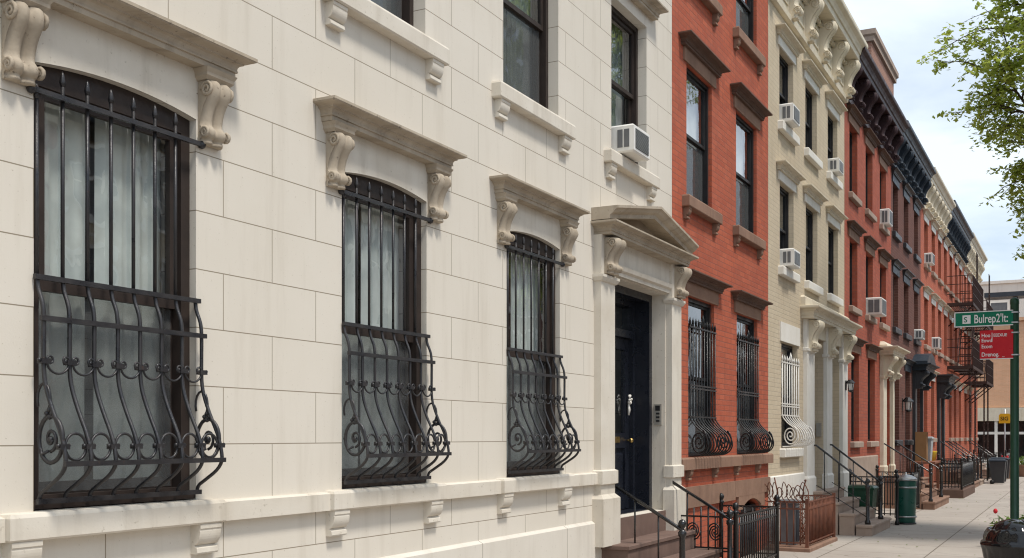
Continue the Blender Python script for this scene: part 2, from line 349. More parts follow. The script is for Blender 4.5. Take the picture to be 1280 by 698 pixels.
def window(house, xa, xb, z0, z1, rise=0.0, rec=.1, wood='blackwood', jamb=.06, meet=.5, curtain='drape', cover=(0, 1), gl='glass', screen=False, sash=.05, folds=9, dark_sill=False, lean=False):
    """double-hung window: frame mesh with upper_pane, lower_pane, curtain below it. rec = how far the frame sits behind the wall face"""
    mb = MB()
    y = rec
    mb.box(xa, xa + jamb, y, y + .14, z0, z1); mb.box(xb - jamb, xb, y, y + .14, z0, z1)
    mb.box(xa + jamb, xb - jamb, y, y + .14, z0, z0 + jamb)
    if rise:
        n = 10; pr = [(xa + jamb + (xb - xa - 2 * jamb) * i / n, arch_z(xa, xb, z1, rise, xa + jamb + (xb - xa - 2 * jamb) * i / n) + .01) for i in range(n + 1)]
        mb.prism_y([(xa + jamb, z1 - rise - jamb * 1.3)] + [(xb - jamb, z1 - rise - jamb * 1.3)] + pr[::-1], y, y + .14)
        ztop = z1 - rise - jamb * 1.3
    else:
        mb.box(xa + jamb, xb - jamb, y, y + .14, z1 - jamb, z1); ztop = z1 - jamb
    if dark_sill: mb.box(xa + .003, xb - .003, y - .05, y - .002, z0 + .002, z0 + .05)
    zm = z0 + (z1 - z0) * meet
    xl, xr = xa + jamb, xb - jamb
    def sashbar(ya, yb, za, zb):
        mb.box(xl + .004, xl + sash, ya, yb, za, zb); mb.box(xr - sash, xr - .004, ya, yb, za, zb)
        mb.box(xl + sash, xr - sash, ya, yb, za, za + sash); mb.box(xl + sash, xr - sash, ya, yb, zb - sash * .8, zb)
    sashbar(y + .03, y + .065, zm - sash * .5, ztop - .003)
    sashbar(y + .075, y + .11, z0 + jamb + .003, zm + sash * .4)
    w = mb.build('window', wood, house)
    MB().quad((xl + sash, y + .05, zm), (xr - sash, y + .05, zm), (xr - sash, y + .05, ztop - .02), (xl + sash, y + .05, ztop - .02)).build('upper_pane', gl, w)
    MB().quad((xl + sash, y + .095, z0 + jamb), (xr - sash, y + .095, z0 + jamb), (xr - sash, y + .095, zm), (xl + sash, y + .095, zm)).build('lower_pane', gl, w)
    if screen:
        MB().quad((xl + .02, y + .07, z0 + jamb + .01), (xr - .02, y + .07, z0 + jamb + .01), (xr - .02, y + .07, zm - .03), (xl + .02, y + .07, zm - .03)).build('insect_screen', 'screen', w)
    if curtain:
        ca, cb = z0 + (z1 - z0) * cover[0], z0 + (z1 - z0) * cover[1]
        if curtain == 'blind':
            MB().box(xl - .02, xr + .02, y + .17, y + .176, ca, cb).build('window_blind', 'blind', w)
        else:
            nn = folds * 6; c = MB(); vs = []
            ph = random.random() * 6
            gap = random.uniform(.40, .6); gw = random.uniform(.012, .035)
            for i in range(nn + 1):
                u = i / nn; u = u * (gap - gw) / .5 if u < .5 else gap + gw + (u - .5) / .5 * (1 - gap - gw)
                x = xl - .04 + (xr - xl + .08) * u
                d = (.03 + .018 * math.sin(i * .13 + ph)) * math.sin(ph + i * 2 * PI / 6 + 1.6 * math.sin(i * .21)) + .012 * math.sin(i * .9)
                vs += [(x, y + .19 + d, ca), (x + .008 * math.sin(i), y + .19 + d * .7, cb)]
            c.add(vs, [(2 * i, 2 * i + 2, 2 * i + 3, 2 * i + 1) for i in range(nn) if i != nn // 2 - 1], True)
            c.build('curtain', curtain, w)
    return w

SCROLL = [(.62, 1.0), (.80, .985), (.93, .95), (1.0, .89), (1.0, .82), (.94, .75), (.82, .69), (.68, .62), (.56, .54), (.47, .45), (.42, .36), (.42, .30), (.50, .27),
          (.60, .235), (.66, .19), (.64, .14), (.55, .10), (.44, .085), (.42, .06), (.46, .03), (.44, .0), (0.05, 0.0)]
def bracket(parent, x0, x1, yb, z0, z1, out, mat, fluted=True, name='bracket'):
    mb = MB()
    mb.console(x0, x1, yb, [(o * out, z0 + (z1 - z0) * t) for o, t in SCROLL], amp=min(.05, out * .34) if fluted else .003)
    # volutes on both cheeks
    for xs, sg in ((x0, -1), (x1, 1)):
        for (oc, zc, r) in ((.62, .85, .13), (.5, .17, .09)):
            cy, cz, rr = yb - oc * out, z0 + (z1 - z0) * zc, r * (z1 - z0)
            pts = []
            for i in range(19):
                a = i / 18 * 3.6 * PI; q = min(rr * (1 - .8 * i / 18), out * .36)
                pts.append((xs + sg * .004, cy + q * math.cos(a), cz + q * math.sin(a)))
            mb.tube(pts, .012 * min(1, (z1 - z0) / .4), 5)
    return mb.build(name, mat, parent)

CROWN = [(0, 0), (.12, .0), (.12, .24), (.22, .25), (.22, .33), (.19, .36), (.21, .46), (.28, .56), (.40, .62), (.46, .62), (.46, .68), (.52, .72), (.66, .75), (.84, .78), (.96, .82), (.96, .86), (1.0, .86), (1.0, 1.0), (.94, 1.02)]
def crown(mb, x0, x1, p0, z0, z1, out):
    mb.mould(x0, x1, -p0, .06, [(o * out, z0 + (z1 - z0) * t) for o, t in CROWN])
    return mb

def hood(house, xa, xb, zt, lint=None, lint_mat='brownstone', mat='darkstone', ov=.2, h=.13, p0=.06, out=.12, brackets=None):
    """projecting window head; lint = height of the flat lintel block under it"""
    z = zt
    if lint: z = zt + lint
    mb = crown(MB(), xa - ov, xb + ov, p0, z, z + h, out)
    o = mb.build('window_hood', mat, house)
    if lint:
        MB().mould(xa - ov * .7, xb + ov * .7, -.025, .05, [(0, zt), (0, zt + lint - .002)]).build('lintel', lint_mat, o)
    if brackets:
        for bx in brackets: bracket(o, bx, bx + .185, 0, z - .47, z - .07, .125, mat)
        for bx in brackets:
            MB().mould(bx - .012, bx + .197, -.09, .05, [(0, z - .072), (.02, z - .05), (.02, z - .03), (.035, z - .002)]).build('bracket_cap', mat, o)
    return o

def sill(house, xa, xb, zt, h, ov, p, mat, corbels=True, cw=.17, ch=.17):
    mb = MB().mould(xa - ov, xb + ov, -p, .12, [(-.012, zt - h), (0, zt - h + .012), (0, zt - .025), (-.01, zt - .005), (-.03, zt)])
    o = mb.build('window_sill', mat, house)
    if corbels:
        for bx in (xa - ov + .06, xb + ov - .06 - cw): corbel(o, bx, bx + cw, zt - h - .002, ch, p * .8, mat)
    return o

def corbel(parent, x0, x1, zt, h, p, mat):
    mb = MB()
    prof = [(0.02, zt), (-p, zt), (-p, zt - h * .14), (-p * .92, zt - h * .18)]
    for i in range(9):
        a = i / 8 * PI / 2
        prof.append((-p * (.36 + .58 * math.cos(a)), zt - h * (.24 + .46 * math.sin(a))))
    prof += [(-p * .42, zt - h * .74), (-p * .62, zt - h * .8), (-p * .66, zt - h * .95), (-p * .6, zt - h), (0.02, zt - h)]
    mb.prism_x(prof, x0, x1)
    return mb.build('corbel', mat, parent)

def cornice(house, x0, x1, z0, z1, out, mat, nb, frieze=True, bmat=None, bw=.2, dent=True):
    """roof cornice with scroll brackets: frieze with panels, soffit, crown"""
    mb = MB(); H = z1 - z0
    yb = .02
    mb.mould(x0, x1, -.03, yb, [(0, z0), (.05, z0 + .02 * H), (.06, z0 + .09 * H), (.02, z0 + .11 * H), (0, z0 + .13 * H), (0, z0 + .62 * H)])
    if dent:
        n = int((x1 - x0) / .22)
        for i in range(n):
            x = x0 + (i + .25) * (x1 - x0) / n; mb.box(x, x + .10, -.115, -.03, z0 + .60 * H, z0 + .66 * H)
    mb.mould(x0, x1, -out * .68, yb, [(-.02, z0 + .70 * H), (0, z0 + .71 * H), (0, z0 + .80 * H), (.03, z0 + .81 * H), (.05, z0 + .85 * H), (out * .16, z0 + .89 * H), (out * .3, z0 + .93 * H), (out * .32, z0 + .95 * H), (out * .32, z0 + H), (out * .28, z0 + H + .012)])
    mb.box(x0 + .01, x1 - .01, -.05, yb, z0 + .6 * H, z0 + .71 * H)
    o = mb.build('cornice', mat, house)
    for i in range(nb):
        x = x0 + .04 + (x1 - x0 - .08 - bw) * i / (nb - 1)
        bracket(o, x, x + bw, -.03, z0 + .06 * H, z0 + .70 * H, out * .66, bmat or mat)
    if frieze:
        pm = MB()
        for i in range(nb - 1):
            a = x0 + .04 + (x1 - x0 - .08 - bw) * i / (nb - 1) + bw + .1
            b = x0 + .04 + (x1 - x0 - .08 - bw) * (i + 1) / (nb - 1) - .1
            if b - a < .2: continue
            for (xa, xb, za, zb) in ((a, b, .22, .25), (a, b, .50, .53), (a, a + .03 * H, .25, .50), (b - .03 * H, b, .25, .50)):
                pm.box(xa, xb, -.052, -.028, z0 + za * H, z0 + zb * H)
        if pm.v: pm.build('frieze_panel', mat, o)
    return o

def roof(house, x0, x1, z, depth=8.0):
    return MB().box(x0 + .01, x1 - .01, .03, depth - .01, z - .2, z).build('roof', 'roofing', house)

# iron work ---------------------------------------------------------
def arc(cx, cz, r, a0, a1, n=10, rz=None):
    rz = rz or r
    return [(cx + r * math.cos(a0 + (a1 - a0) * i / n), cz + rz * math.sin(a0 + (a1 - a0) * i / n)) for i in range(n + 1)]

def guard_scrolled(house, xa, xb, zs, rise_top, mat='iron', nb=8):
    """belly window guard: straight bars above, bulging basket below with scrolls; parts of one guard"""
    dz = zs - 1.60
    path = [(2.87, .0), (2.80, .012), (2.72, .045), (2.64, .055), (2.5, .055), (2.36, .056), (2.26, .075), (2.14, .125), (2.02, .185), (1.93, .215), (1.85, .222), (1.79, .18), (1.73, .09), (1.69, .03), (1.64, .015)]
    bars = MB(); xs = [xa + .015 + (xb - xa - .03) * i / (nb - 1) for i in range(nb)]
    cur = crom([(0, -p - .005, z + dz) for z, p in path], 3)
    for i, x in enumerate(xs):
        if 0 < i < nb - 1 or i == 0:
            ztip = rise_top + (.05 if 0 < i < nb - 1 else -.06)
            bars.tube([(x, -.005, 2.87 + dz), (x, -.005, ztip)], .0112, 6)
            bars.tube([(x, -.005, ztip), (x, -.005, ztip + .025), (x, -.005, ztip + .07), (x, -.005, ztip + .085)], [.012, .018, .009, .002], 6)
        bars.tube([(x, p.y, p.z) for p in cur], .0122, 6)
    g = bars.build('window_guard', mat, house)
    for z, p, e in ((rise_top - .02, .02, .03), (2.86, .018, .012), (2.635, .068, .012), (1.855, .236, .0), (1.65, .03, .005)):
        cb = MB().box(xa - e, xb + e, -p - .014, -p + .008, z + dz - .014 if z < 3 else z - .014, z + dz + .014 if z < 3 else z + .014)
        if z > 3:
            for x in (xa - .03, xb + .03): cb.ball(x, -.02, rise_top - .02, .028, 8)
        cb.build('crossbar', mat, g)
    sc = MB()
    for i in range(nb - 1):
        m = (xs[i] + xs[i + 1]) / 2; hw = (xs[i + 1] - xs[i]) / 2
        # hanging garland with curled ends
        pts = [(m + q[0] * 1, q[1]) for q in arc(0, 2.405 + dz, hw * .86, PI, 2 * PI, 12, hw * .75)]
        lc = arc(m - hw * .62, 2.415 + dz, hw * .24, PI, -.7 * PI, 7); rc = arc(m + hw * .62, 2.415 + dz, hw * .24, 0, 1.7 * PI, 7)
        sc.tube([(a, -.07, b) for a, b in lc[::-1] + pts[1:-1] + rc], .007, 5)
        # ring between the bars at the belly
        sc.tube([(a, -.205 - .02 * (1.96 + dz - b), b) for a, b in arc(m, 1.945 + dz, hw * .80, 0, 2 * PI, 20, .073)[:-1]], .0085, 5, closed=True)
    for i, x in enumerate(xs):
        for z, p in ((2.405, .06), (1.945, .205)):
            sc.box(x - .03, x + .03, -p - .022, -p + .016, z + dz - .014, z + dz + .014)
            sc.ball(x - .034, -p - .006, z + dz + .006, .012, 6); sc.ball(x + .034, -p - .006, z + dz + .006, .012, 6)
    for x in (xs[0], xs[-1]):   # end panels: ring with a spiral, S scroll above
        sp = []
        for i in range(34):
            t = i / 33; a = -PI / 2 + t * 4.4 * PI; q = 1 - .86 * t ** .8 if t > .42 else 1 - .05 * t
            if t > .42: q = max(.12, .55 - .75 * (t - .42))
            sp.append((x, -.115 - .092 * q * math.cos(a), 1.985 + dz + .125 * q * math.sin(a)))
        sc.tube(sp[:15], .010, 5); sc.tube(sp[15:], .010, 5)
        sc.tube([(x, -.115 - .092 * math.cos(a), 1.985 + dz + .125 * math.sin(a)) for a in [2 * PI * i / 24 for i in range(24)]], .012, 5, closed=True)
        sc.ball(x, -.115, 1.985 + dz, .018, 8)
        sc.tube([(x, -p, z + dz) for p, z in arc(.06, 2.20, .05, -.35 * PI, 1.15 * PI, 12, .085)], .008, 5)
        for q in (0, 1, 2, 3): sc.ball(x, -.105 - .02 * math.cos(q * PI / 2), 2.125 + dz + .02 * math.sin(q * PI / 2), .016, 6)
        sc.tube([(x, -p, z + dz) for p, z in ((.01, 1.985), (.025, 1.985))], .01, 5)
    sc.build('scroll_ornament', mat, g)
    return g

def guard_belly(house, xa, xb, z0, z1, mid, mat, nb=8, belly=.27, bh=.42, r=.011):
    """tall guard whose bars sweep out into a round belly at the foot"""
    zc = z0 + bh * .45
    path = [(0, z1)] + [(0, zc + bh * .92)] + [(belly * .07, zc + bh * .80), (belly * .34, zc + bh * .58), (belly * .80, zc + bh * .32), (belly, zc), (belly * .9, zc - bh * .24), (belly * .62, zc - bh * .38), (belly * .3, zc - bh * .42), (.0, zc - bh * .43)]
    cur = [Vector((0, 0, z1))] + crom([(0, -p, z) for p, z in path[1:]], 4)
    mb = MB(); xs = [xa + .02 + (xb - xa - .04) * i / (nb - 1) for i in range(nb)]
    for i, x in enumerate(xs):
        mb.tube([(x, p.y - .02, p.z) for p in cur], r, 6)
        mb.tube([(x, -.02, z1), (x, -.02, z1 + .05), (x, -.02, z1 + .12)], [r, r * 1.8, .002], 6)
    g = mb.build('window_guard', mat, house)
    for z in (z1 - .02, mid, mid - .045, zc + bh * .92): MB().box(xa - .02, xb + .02, -.032, -.010, z - .011, z + .011).build('crossbar', mat, g)
    sc = MB()
    for x in (xs[0], xs[-1]):
        pts = []
        for i in range(40):
            t = i / 39; a = .35 * PI - t * 5.2 * PI; q = (1 - .92 * t)
            pts.append((x, -.02 - belly * .5 - belly * .48 * q * math.cos(a), zc + bh * .06 + bh * .44 * q * math.sin(a)))
        MB().tube(pts, r * 1.15, 5).build('scroll_ornament', mat, g)
    m = (xa + xb) / 2    # finial with leaves on the top bar
    sc.tube([(m, -.02, z1 + .02), (m, -.02, z1 + .12), (m, -.02, z1 + .2)], [.02, .028, .003], 6)
    for s in (-1, 1):
        sc.tube([(m + s * .02, -.02, z1 + .02), (m + s * .09, -.02, z1 + .09), (m + s * .12, -.02, z1 + .04)], .008, 5)
        for k in (1, 2): sc.tube([(m + s * .13 * k + dx, -.02, zz) for dx, zz in arc(0, z1 + .03, .05, 0, PI, 6)], .006, 5)
    sc.build('finial', mat, g)
    return g

def stoop(house, x0, x1, zl, n, land, tread, mat, rails=(), wall_z=None, end_z=None, railmat='rail', newel=True):
    """masonry steps down from the door; rails at the given x, each a handrail sub-part"""
    mb = MB(); rise = zl / n; ps = []
    for i in range(n):
        z = zl - i * rise; p = land + i * tread; ps.append((p, z))
        f = land + (i - 1) * tread if i else -.1
        e = .02 if i else 0.0
        mb.mould(x0 + .02, x1 - .02, -p + .02, -max(0, f) + (.0 if i else .06), [(-.012, 0 if i == n - 1 else 0.0), (-.012, z - .06), (.012, z - .05), (.012, z - .012), (0, z)])
    st = mb.build('stoop', mat, house)
    pend = land + (n - 1) * tread - .14
    def zstep(p):
        for q, z in ps:
            if p <= q: return z
        return 0
    for x in rails:
        r = MB()
        top = [(x, -.01, wall_z), (x, -.12, wall_z)] if land > .25 and wall_z - zl > .7 else [(x, -.01, wall_z)]
        pts = top + [(x, -pend + .03, end_z + .02), (x, -pend, end_z)]
        r.tube(pts, .021, 8)
        sl = (wall_z - end_z) / (pend - .05)
        k = max(3, int(pend / .23))
        for i in range(1, k):
            p = pend * i / k; zt = wall_z - sl * (p - .02)
            if top and len(top) > 1: zt = wall_z if p < .12 else wall_z - (p - .12) * (wall_z - end_z) / (pend - .12)
            r.tube([(x, -p, zstep(p) - .01), (x, -p, zt)], .011, 6)
        if wall_z - zl > .7:
            r.tube([(x, -.12, zl + .12), (x, -pend, zstep(pend) + .14)], .009, 5)
        r.build('handrail', railmat, st)
        if newel:
            b = zstep(pend)
            MB().lathe(x, -pend, [(.06, b), (.06, b + .06), (.038, b + .09), (.035, end_z - .08), (.05, end_z - .06), (.05, end_z - .02), (.03, end_z), (.02, end_z + .02), (.046, end_z + .05), (.05, end_z + .08), (.036, end_z + .115), (.004, end_z + .13)], 12).build('newel_post', railmat, st)
    return st

def iron_fence(name, label, pts, z0, z1, mat, sp=.12, group=None, post=True, base=None, base_mat='greystone', second=.12, cat='fence'):
    """fence of upright bars on a plan polyline; parts: bars, rail, post (> finial), plinth"""
    c = pts[0]
    t = thing(name, label, cat, (c[0], c[1], 0), group)
    bars = MB(); rails = MB()
    for (ax, ay), (bx, by) in zip(pts[:-1], pts[1:]):
        L = math.hypot(bx - ax, by - ay); n = max(1, int(L / sp))
        for i in range(1, n):
            x = ax + (bx - ax) * i / n; y = ay + (by - ay) * i / n
            bars.tube([(x, y, z0 + .03), (x, y, z1 - .01)], .0125, 6)
        for z in (z0 + .07, z1 - second, z1): rails.tube([(ax, ay, z), (bx, by, z)], .016, 4)
        m = n // 2
        for i in range(n):   # little rings between the two upper rails
            x = ax + (bx - ax) * (i + .5) / n; y = ay + (by - ay) * (i + .5) / n; dx, dy = (bx - ax) / L, (by - ay) / L
            rr = min(sp * .42, second * .42)
            rails.tube([(x + dx * rr * math.cos(a), y + dy * rr * math.cos(a), z1 - second / 2 + rr * math.sin(a)) for a in [2 * PI * k / 10 for k in range(10)]], .005, 4, closed=True)
    bars.build('bars', mat, t); rails.build('rail', mat, t)
    if post:
        for (x, y) in pts:
            MB().lathe(x, y, [(.035, z0 - .02), (.032, z1 + .03), (.045, z1 + .04), (.045, z1 + .07), (.02, z1 + .08), (.042, z1 + .11), (.046, z1 + .14), (.03, z1 + .175), (.004, z1 + .19)], 12).build('post', mat, t)
    if base:
        xs = [p[0] for p in pts]; ys = [p[1] for p in pts]
        MB().mould(min(xs) - .06, max(xs) + .06, min(ys) - .06, max(ys), [(0, 0), (0, base - .02), (-.015, base)]).build('plinth', base_mat, t)
    return t

def ac_unit(x0, x1, z0, z1, p, yb, label, group='window air conditioners'):
    t = thing('air_conditioner', label, 'air conditioner', (x0, yb, z0), group)
    w, h = x1 - x0, z1 - z0
    MB().mould(x0 + .02, x1 - .02, -p + .02, yb, [(0, z0), (.02, z0 + .02), (.02, z1 - .02), (0, z1)]).build('casing', 'acwhite', t)
    g = MB(); g.box(x0 + .05, x1 - .05, -p - .006, -p + .01, z0 + .05, z1 - .05)
    g.build('back_grille', 'acgrey', t)
    f = MB(); n = 14
    for i in range(n):
        z = z0 + .06 + (h - .12) * i / (n - 1); f.box(x0 + .055, x1 - .055, -p - .012, -p - .005, z - .003, z + .003)
    f.build('louvre', 'steel', t)
    for i in range(2):
        a = -p + .06 + i * (p - .08) / 2
        for xa in (x0 - .006, x1 - .01): MB().box(xa, xa + .016, a, a + (p - .12) / 2, z0 + .06, z1 - .06).build('side_vent', 'acgrey', t)
    return t

def wall_lamp(house, x, y, z, s=1.0):
    mb = MB()
    mb.box(x - .05 * s, x + .05 * s, y - .02, y, z - .12 * s, z + .12 * s)
    mb.tube([(x, y, z + .05 * s), (x, y - .08 * s, z + .14 * s), (x, y - .12 * s, z + .1 * s)], .014 * s, 6)
    mb.lathe(x, y - .12 * s, [(.02 * s, z + .14 * s), (.10 * s, z + .07 * s), (.11 * s, z + .05 * s), (.07 * s, z + .04 * s)][::-1], 8, False)
    for k in range(4):
        a = PI / 4 + k * PI / 2
        mb.tube([(x + .085 * s * math.cos(a), y - .12 * s + .085 * s * math.sin(a), z + .05 * s), (x + .06 * s * math.cos(a), y - .12 * s + .06 * s * math.sin(a), z - .13 * s)], .008 * s, 5)
    mb.lathe(x, y - .12 * s, [(.03 * s, z - .17 * s), (.07 * s, z - .14 * s), (.065 * s, z - .12 * s)], 8, False)
    o = mb.build('wall_lantern', 'ironblk', house)
    MB().lathe(x, y - .12 * s, [(.05 * s, z - .12 * s), (.075 * s, z + .04 * s)], 8, False).build('lamp_glass', 'lampglass', o)
    return o

def door(house, xa, xb, z0, z1, y, mat, glassed=True, transom=.55, knob_right=True):
    mb = MB(); zt = z1 - transom
    mb.box(xa, xa + .07, y - .06, y + .1, z0, z1); mb.box(xb - .07, xb, y - .06, y + .1, z0, z1)
    mb.box(xa + .07, xb - .07, y - .06, y + .1, z1 - .07, z1); mb.box(xa + .07, xb - .07, y - .07, y + .1, zt, zt + .1)
    f = mb.build('door_frame', mat, house)
    d = MB(); l, r = xa + .075, xb - .075
    W = r - l; st = .14
    d.box(l, l + st, y, y + .06, z0 + .01, zt - .005); d.box(r - st, r, y, y + .06, z0 + .01, zt - .005)
    zm = z0 + (zt - z0) * .36
    d.box(l + st, r - st, y, y + .06, z0 + .01, z0 + .2); d.box(l + st, r - st, y, y + .06, zm, zm + .2); d.box(l + st, r - st, y, y + .06, zt - .16, zt - .005)
    d.box(l + st, r - st, y + .03, y + .05, z0 + .2, zm)
    d.mould(l + st + .07, r - st - .07, y + .03, y + .031, [(0, z0 + .27), (.0, z0 + .27), (.02, z0 + .29), (.02, zm - .09), (0, zm - .07)])
    if not glassed: d.box(l + st, r - st, y + .03, y + .05, zm + .2, zt - .16)
    dd = d.build('door', mat, house)
    if glassed:
        MB().quad((l + st, y + .03, zm + .2), (r - st, y + .03, zm + .2), (r - st, y + .03, zt - .16), (l + st, y + .03, zt - .16)).build('door_pane', 'glassdim', dd)
    MB().quad((xa + .07, y + .02, zt + .1), (xb - .07, y + .02, zt + .1), (xb - .07, y + .02, z1 - .07), (xa + .07, y + .02, z1 - .07)).build('transom_pane', 'glassdim', f)
    kx = r - .07 if knob_right else l + .07
    MB().tube([(kx, y, zm + .1), (kx, y - .05, zm + .1)], .012, 6).ball(kx, y - .065, zm + .1, .035, 10).build('door_handle', 'brass', dd)
    return dd

# ------------------------------------------------------------------ the setting
def struct(name, mb, mat): 
    o = mb.build(name, mat); o['kind'] = 'structure'; return o
KY = -5.6           # kerb line
struct('ground', MB().quad((-400, -400, -.2), (600, -400, -.2), (600, 400, -.2), (-400, 400, -.2)), 'earth')
struct('road', MB().quad((-60, KY - 9.2, -.15), (66.6, KY - 9.2, -.15), (66.6, KY - .16, -.15), (-60, KY - .16, -.15)), 'asphalt')
struct('cross_road', MB().quad((66.7, -90, -.146), (75.4, -90, -.146), (75.4, 90, -.146), (66.7, 90, -.146)), 'asphalt')
struct('sidewalk', MB().box(-40, 66, KY, .3, -.2, 0.0), 'walk')
struct('kerb', MB().mould(-40, 66, KY - .16, KY - .004, [(0, -.2), (0, -.02), (-.02, .004)]), 'kerbstone')
struct('far_sidewalk', MB().box(75.5, 80.3, -60, 60, -.2, 0.0), 'walk')
struct('opposite_sidewalk', MB().box(-40, 66, KY - 13.2, KY - 9.3, -.2, 0.0), 'walk')

# ------------------------------------------------------------------ house 1: cream stone
def house_one():
    x0, x1, ZT = -2.0, 14.42, 11.3
    h = thing('row_house', 'cream ashlar stone house with three scrolled window guards and a pedimented navy door', 'row house', (0, 0, 0), 'row houses along the street')
    f1 = [(1.33, 2.55), (4.06, 5.28), (6.83, 8.05), (9.53, 10.77)]
    f2 = [(1.33, 2.53), (4.06, 5.26), (6.80, 8.03), (9.46, 10.73), (12.23, 13.43)]
    op = [(a, b, 1.60, 4.07, .055, .3) for a, b in f1] + [(a, b, 5.40, 7.3) for a, b in f2] + [(a, b, 8.75, 10.3) for a, b in f2] + [(12.13, 14.16, 1.01, 3.93, 0, .2)]
    wall_mesh(x0, x1, 0, ZT, op, floors=(1.0, 4.75, 8.2)).build('wall', 'ashlar', h)
    roof(h, x0, x1, ZT)
    for i, (a, b) in enumerate(f1):
        window(h, a, b, 1.605, 4.07, .055, rec=.055, wood='brownwood', jamb=.075, meet=.5, curtain='sheer', gl='glass', screen=True, sash=.065, dark_sill=True, folds=7)
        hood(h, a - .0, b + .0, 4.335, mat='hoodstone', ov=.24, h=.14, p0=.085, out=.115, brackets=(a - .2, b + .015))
        lp = MB(); n = 12      # plain head panel, its lower edge following the flat arch
        for i in range(n):
            xa_, xb_ = a + (b - a) * i / n, a + (b - a) * (i + 1) / n
            lp.quad((xa_, -.004, arch_z(a, b, 4.07, .055, xa_)), (xb_, -.004, arch_z(a, b, 4.07, .055, xb_)), (xb_, -.004, 4.335), (xa_, -.004, 4.335))
            lp.quad((xa_, -.004, arch_z(a, b, 4.07, .055, xa_)), (xa_, .01, arch_z(a, b, 4.07, .055, xa_)), (xb_, .01, arch_z(a, b, 4.07, .055, xb_)), (xb_, -.004, arch_z(a, b, 4.07, .055, xb_)))
        lp.build('head_panel', 'cream', h)
        guard_scrolled(h, a, b, 1.60, 3.88)
    # belt course and the deeper sill blocks with corbels
    xs = [(x0, 1.33 - .22)] + [(f1[i][1] + .13, f1[i + 1][0] - .22) for i in range(3)] + [(f1[3][1] + .13, 11.68)]
    for a, b in xs: MB().mould(a + .001, b - .001, -.06, .02, [(0, 1.452), (0, 1.575), (-.02, 1.588)]).build('belt_course', 'cream', h)
    for a, b in f1:
        s = sill(h, a - .045, b, 1.598, .15, .175, .095, 'cream', corbels=False)
        for bx in (a - .2, b - .05): corbel(s, bx, bx + .19, 1.447, .19, .085, 'cream')
    MB().mould(x0, 11.66, -.035, .02, [(0, .0), (0, 1.0), (-.03, 1.03)]).build('plinth_course', 'plinth', h)
    MB().mould(x0, 11.64, -.045, .02, [(0, .0), (0, .56), (-.01, .585)]).build('base_course', 'greystone', h)
    for j, (a, b) in enumerate(f2):
        window(h, a, b, 5.405, 7.298, 0, rec=.12, wood='brownwood', jamb=.06, meet=.52, curtain='drape', gl='glassdim', screen=j in (2, 3), sash=.05)
        sill(h, a, b, 5.398, .16, .24, .1, 'cream', cw=.18, ch=.17)
        hood(h, a, b, 7.45, mat='hoodstone', ov=.2, h=.14, p0=.07, out=.12)
        window(h, a, b, 8.755, 10.298, 0, rec=.12, wood='brownwood', curtain='drape', gl='glassdim')
        sill(h, a, b, 8.748, .16, .24, .1, 'cream', cw=.18, ch=.17)
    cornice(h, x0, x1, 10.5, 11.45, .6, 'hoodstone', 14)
    # doorway: pilasters, consoles, entablature, pediment
    for a, b in ((11.70, 12.125), (14.165, 14.56)):
        p = MB(); p.mould(a, b, -.09, .02, [(.05, .73), (.05, 1.28), (.02, 1.31), (0, 1.33), (0, 1.44), (.03, 1.45), (.03, 1.60), (0, 1.615), (0, 3.79), (.02, 3.80), (.045, 3.84), (.045, 3.87), (.01, 3.875), (.01, 4.33)])
        pl = p.build('door_pilaster', 'cream', h)
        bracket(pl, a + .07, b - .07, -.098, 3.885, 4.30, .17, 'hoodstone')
    e = MB(); e.box(12.13, 14.16, -.06, .0, 3.935, 4.33)
    e.mould(12.14, 14.15, -.062, -.05, [(0, 3.98), (.03, 4.0), (.04, 4.05), (.0, 4.06)])
    e.build('door_lintel', 'cream', h)
    pd = MB()
    crown(pd, 11.72, 14.50, .20, 4.33, 4.47, .12)
    prof = [(0, 0), (.03, 0), (.035, .045), (.075, .07), (.10, .10), (.125, .115), (.125, .145)]
    xl, xm, xr = 11.62, 13.10, 14.60; zb, za = 4.485, 4.74
    for (xa, xb_, zA, zB) in ((xl, xm, zb, za), (xm, xr, za, zb)):
        vs = []
        for o, dz in prof: vs += [(xa, -.20 - o, zA + dz), (xb_, -.20 - o, zB + dz)]
        n = len(prof)
        vs += [(xa, .02, zA + .145), (xb_, .02, zB + .145), (xa, .02, zA), (xb_, .02, zB)]
        m = n + 2
        fs = [(2 * i, 2 * i + 1, 2 * i + 3, 2 * i + 2) for i in range(m - 1)] + [(2 * m - 2, 2 * m - 1, 1, 0), tuple(2 * i for i in range(m))[::-1], tuple(2 * i + 1 for i in range(m))]
        pd.add(vs, fs)
    pdo = pd.build('door_pediment', 'hoodstone', h)
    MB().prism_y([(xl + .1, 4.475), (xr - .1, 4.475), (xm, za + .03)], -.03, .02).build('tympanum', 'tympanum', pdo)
    li = MB(); li.box(14.15, 14.164, .003, .19, 1.012, 3.926); li.box(12.126, 12.14, .003, .19, 1.012, 3.926); li.box(12.14, 14.15, .003, .19, 3.916, 3.934); li.build('door_reveal', 'cream', h)
    # dark timber frame set deep in the stone, door behind
    fr = MB(); fr.box(12.13, 12.25, .19, .5, 1.01, 3.93); fr.box(14.05, 14.16, .19, .5, 1.01, 3.93); fr.box(12.25, 14.05, .19, .5, 3.82, 3.93); fr.box(12.13, 14.16, .19, .5, .95, 1.02)
    fr.build('door_lining', 'navy', h)
    d = door(h, 12.25, 14.05, 1.02, 3.82, .46, 'navy', True, transom=.5)
    MB().box(13.3, 13.62, .445, .47, 1.92, 2.0).build('mail_slot', 'brass', d)
    w = MB(); random.seed(3)
    for i in range(16):
        a = random.random() * 6.28; w.ball(13.90 + .035 * math.cos(a), .42 - .02 * random.random(), 2.50 + .05 * math.sin(a) , .018, 6)
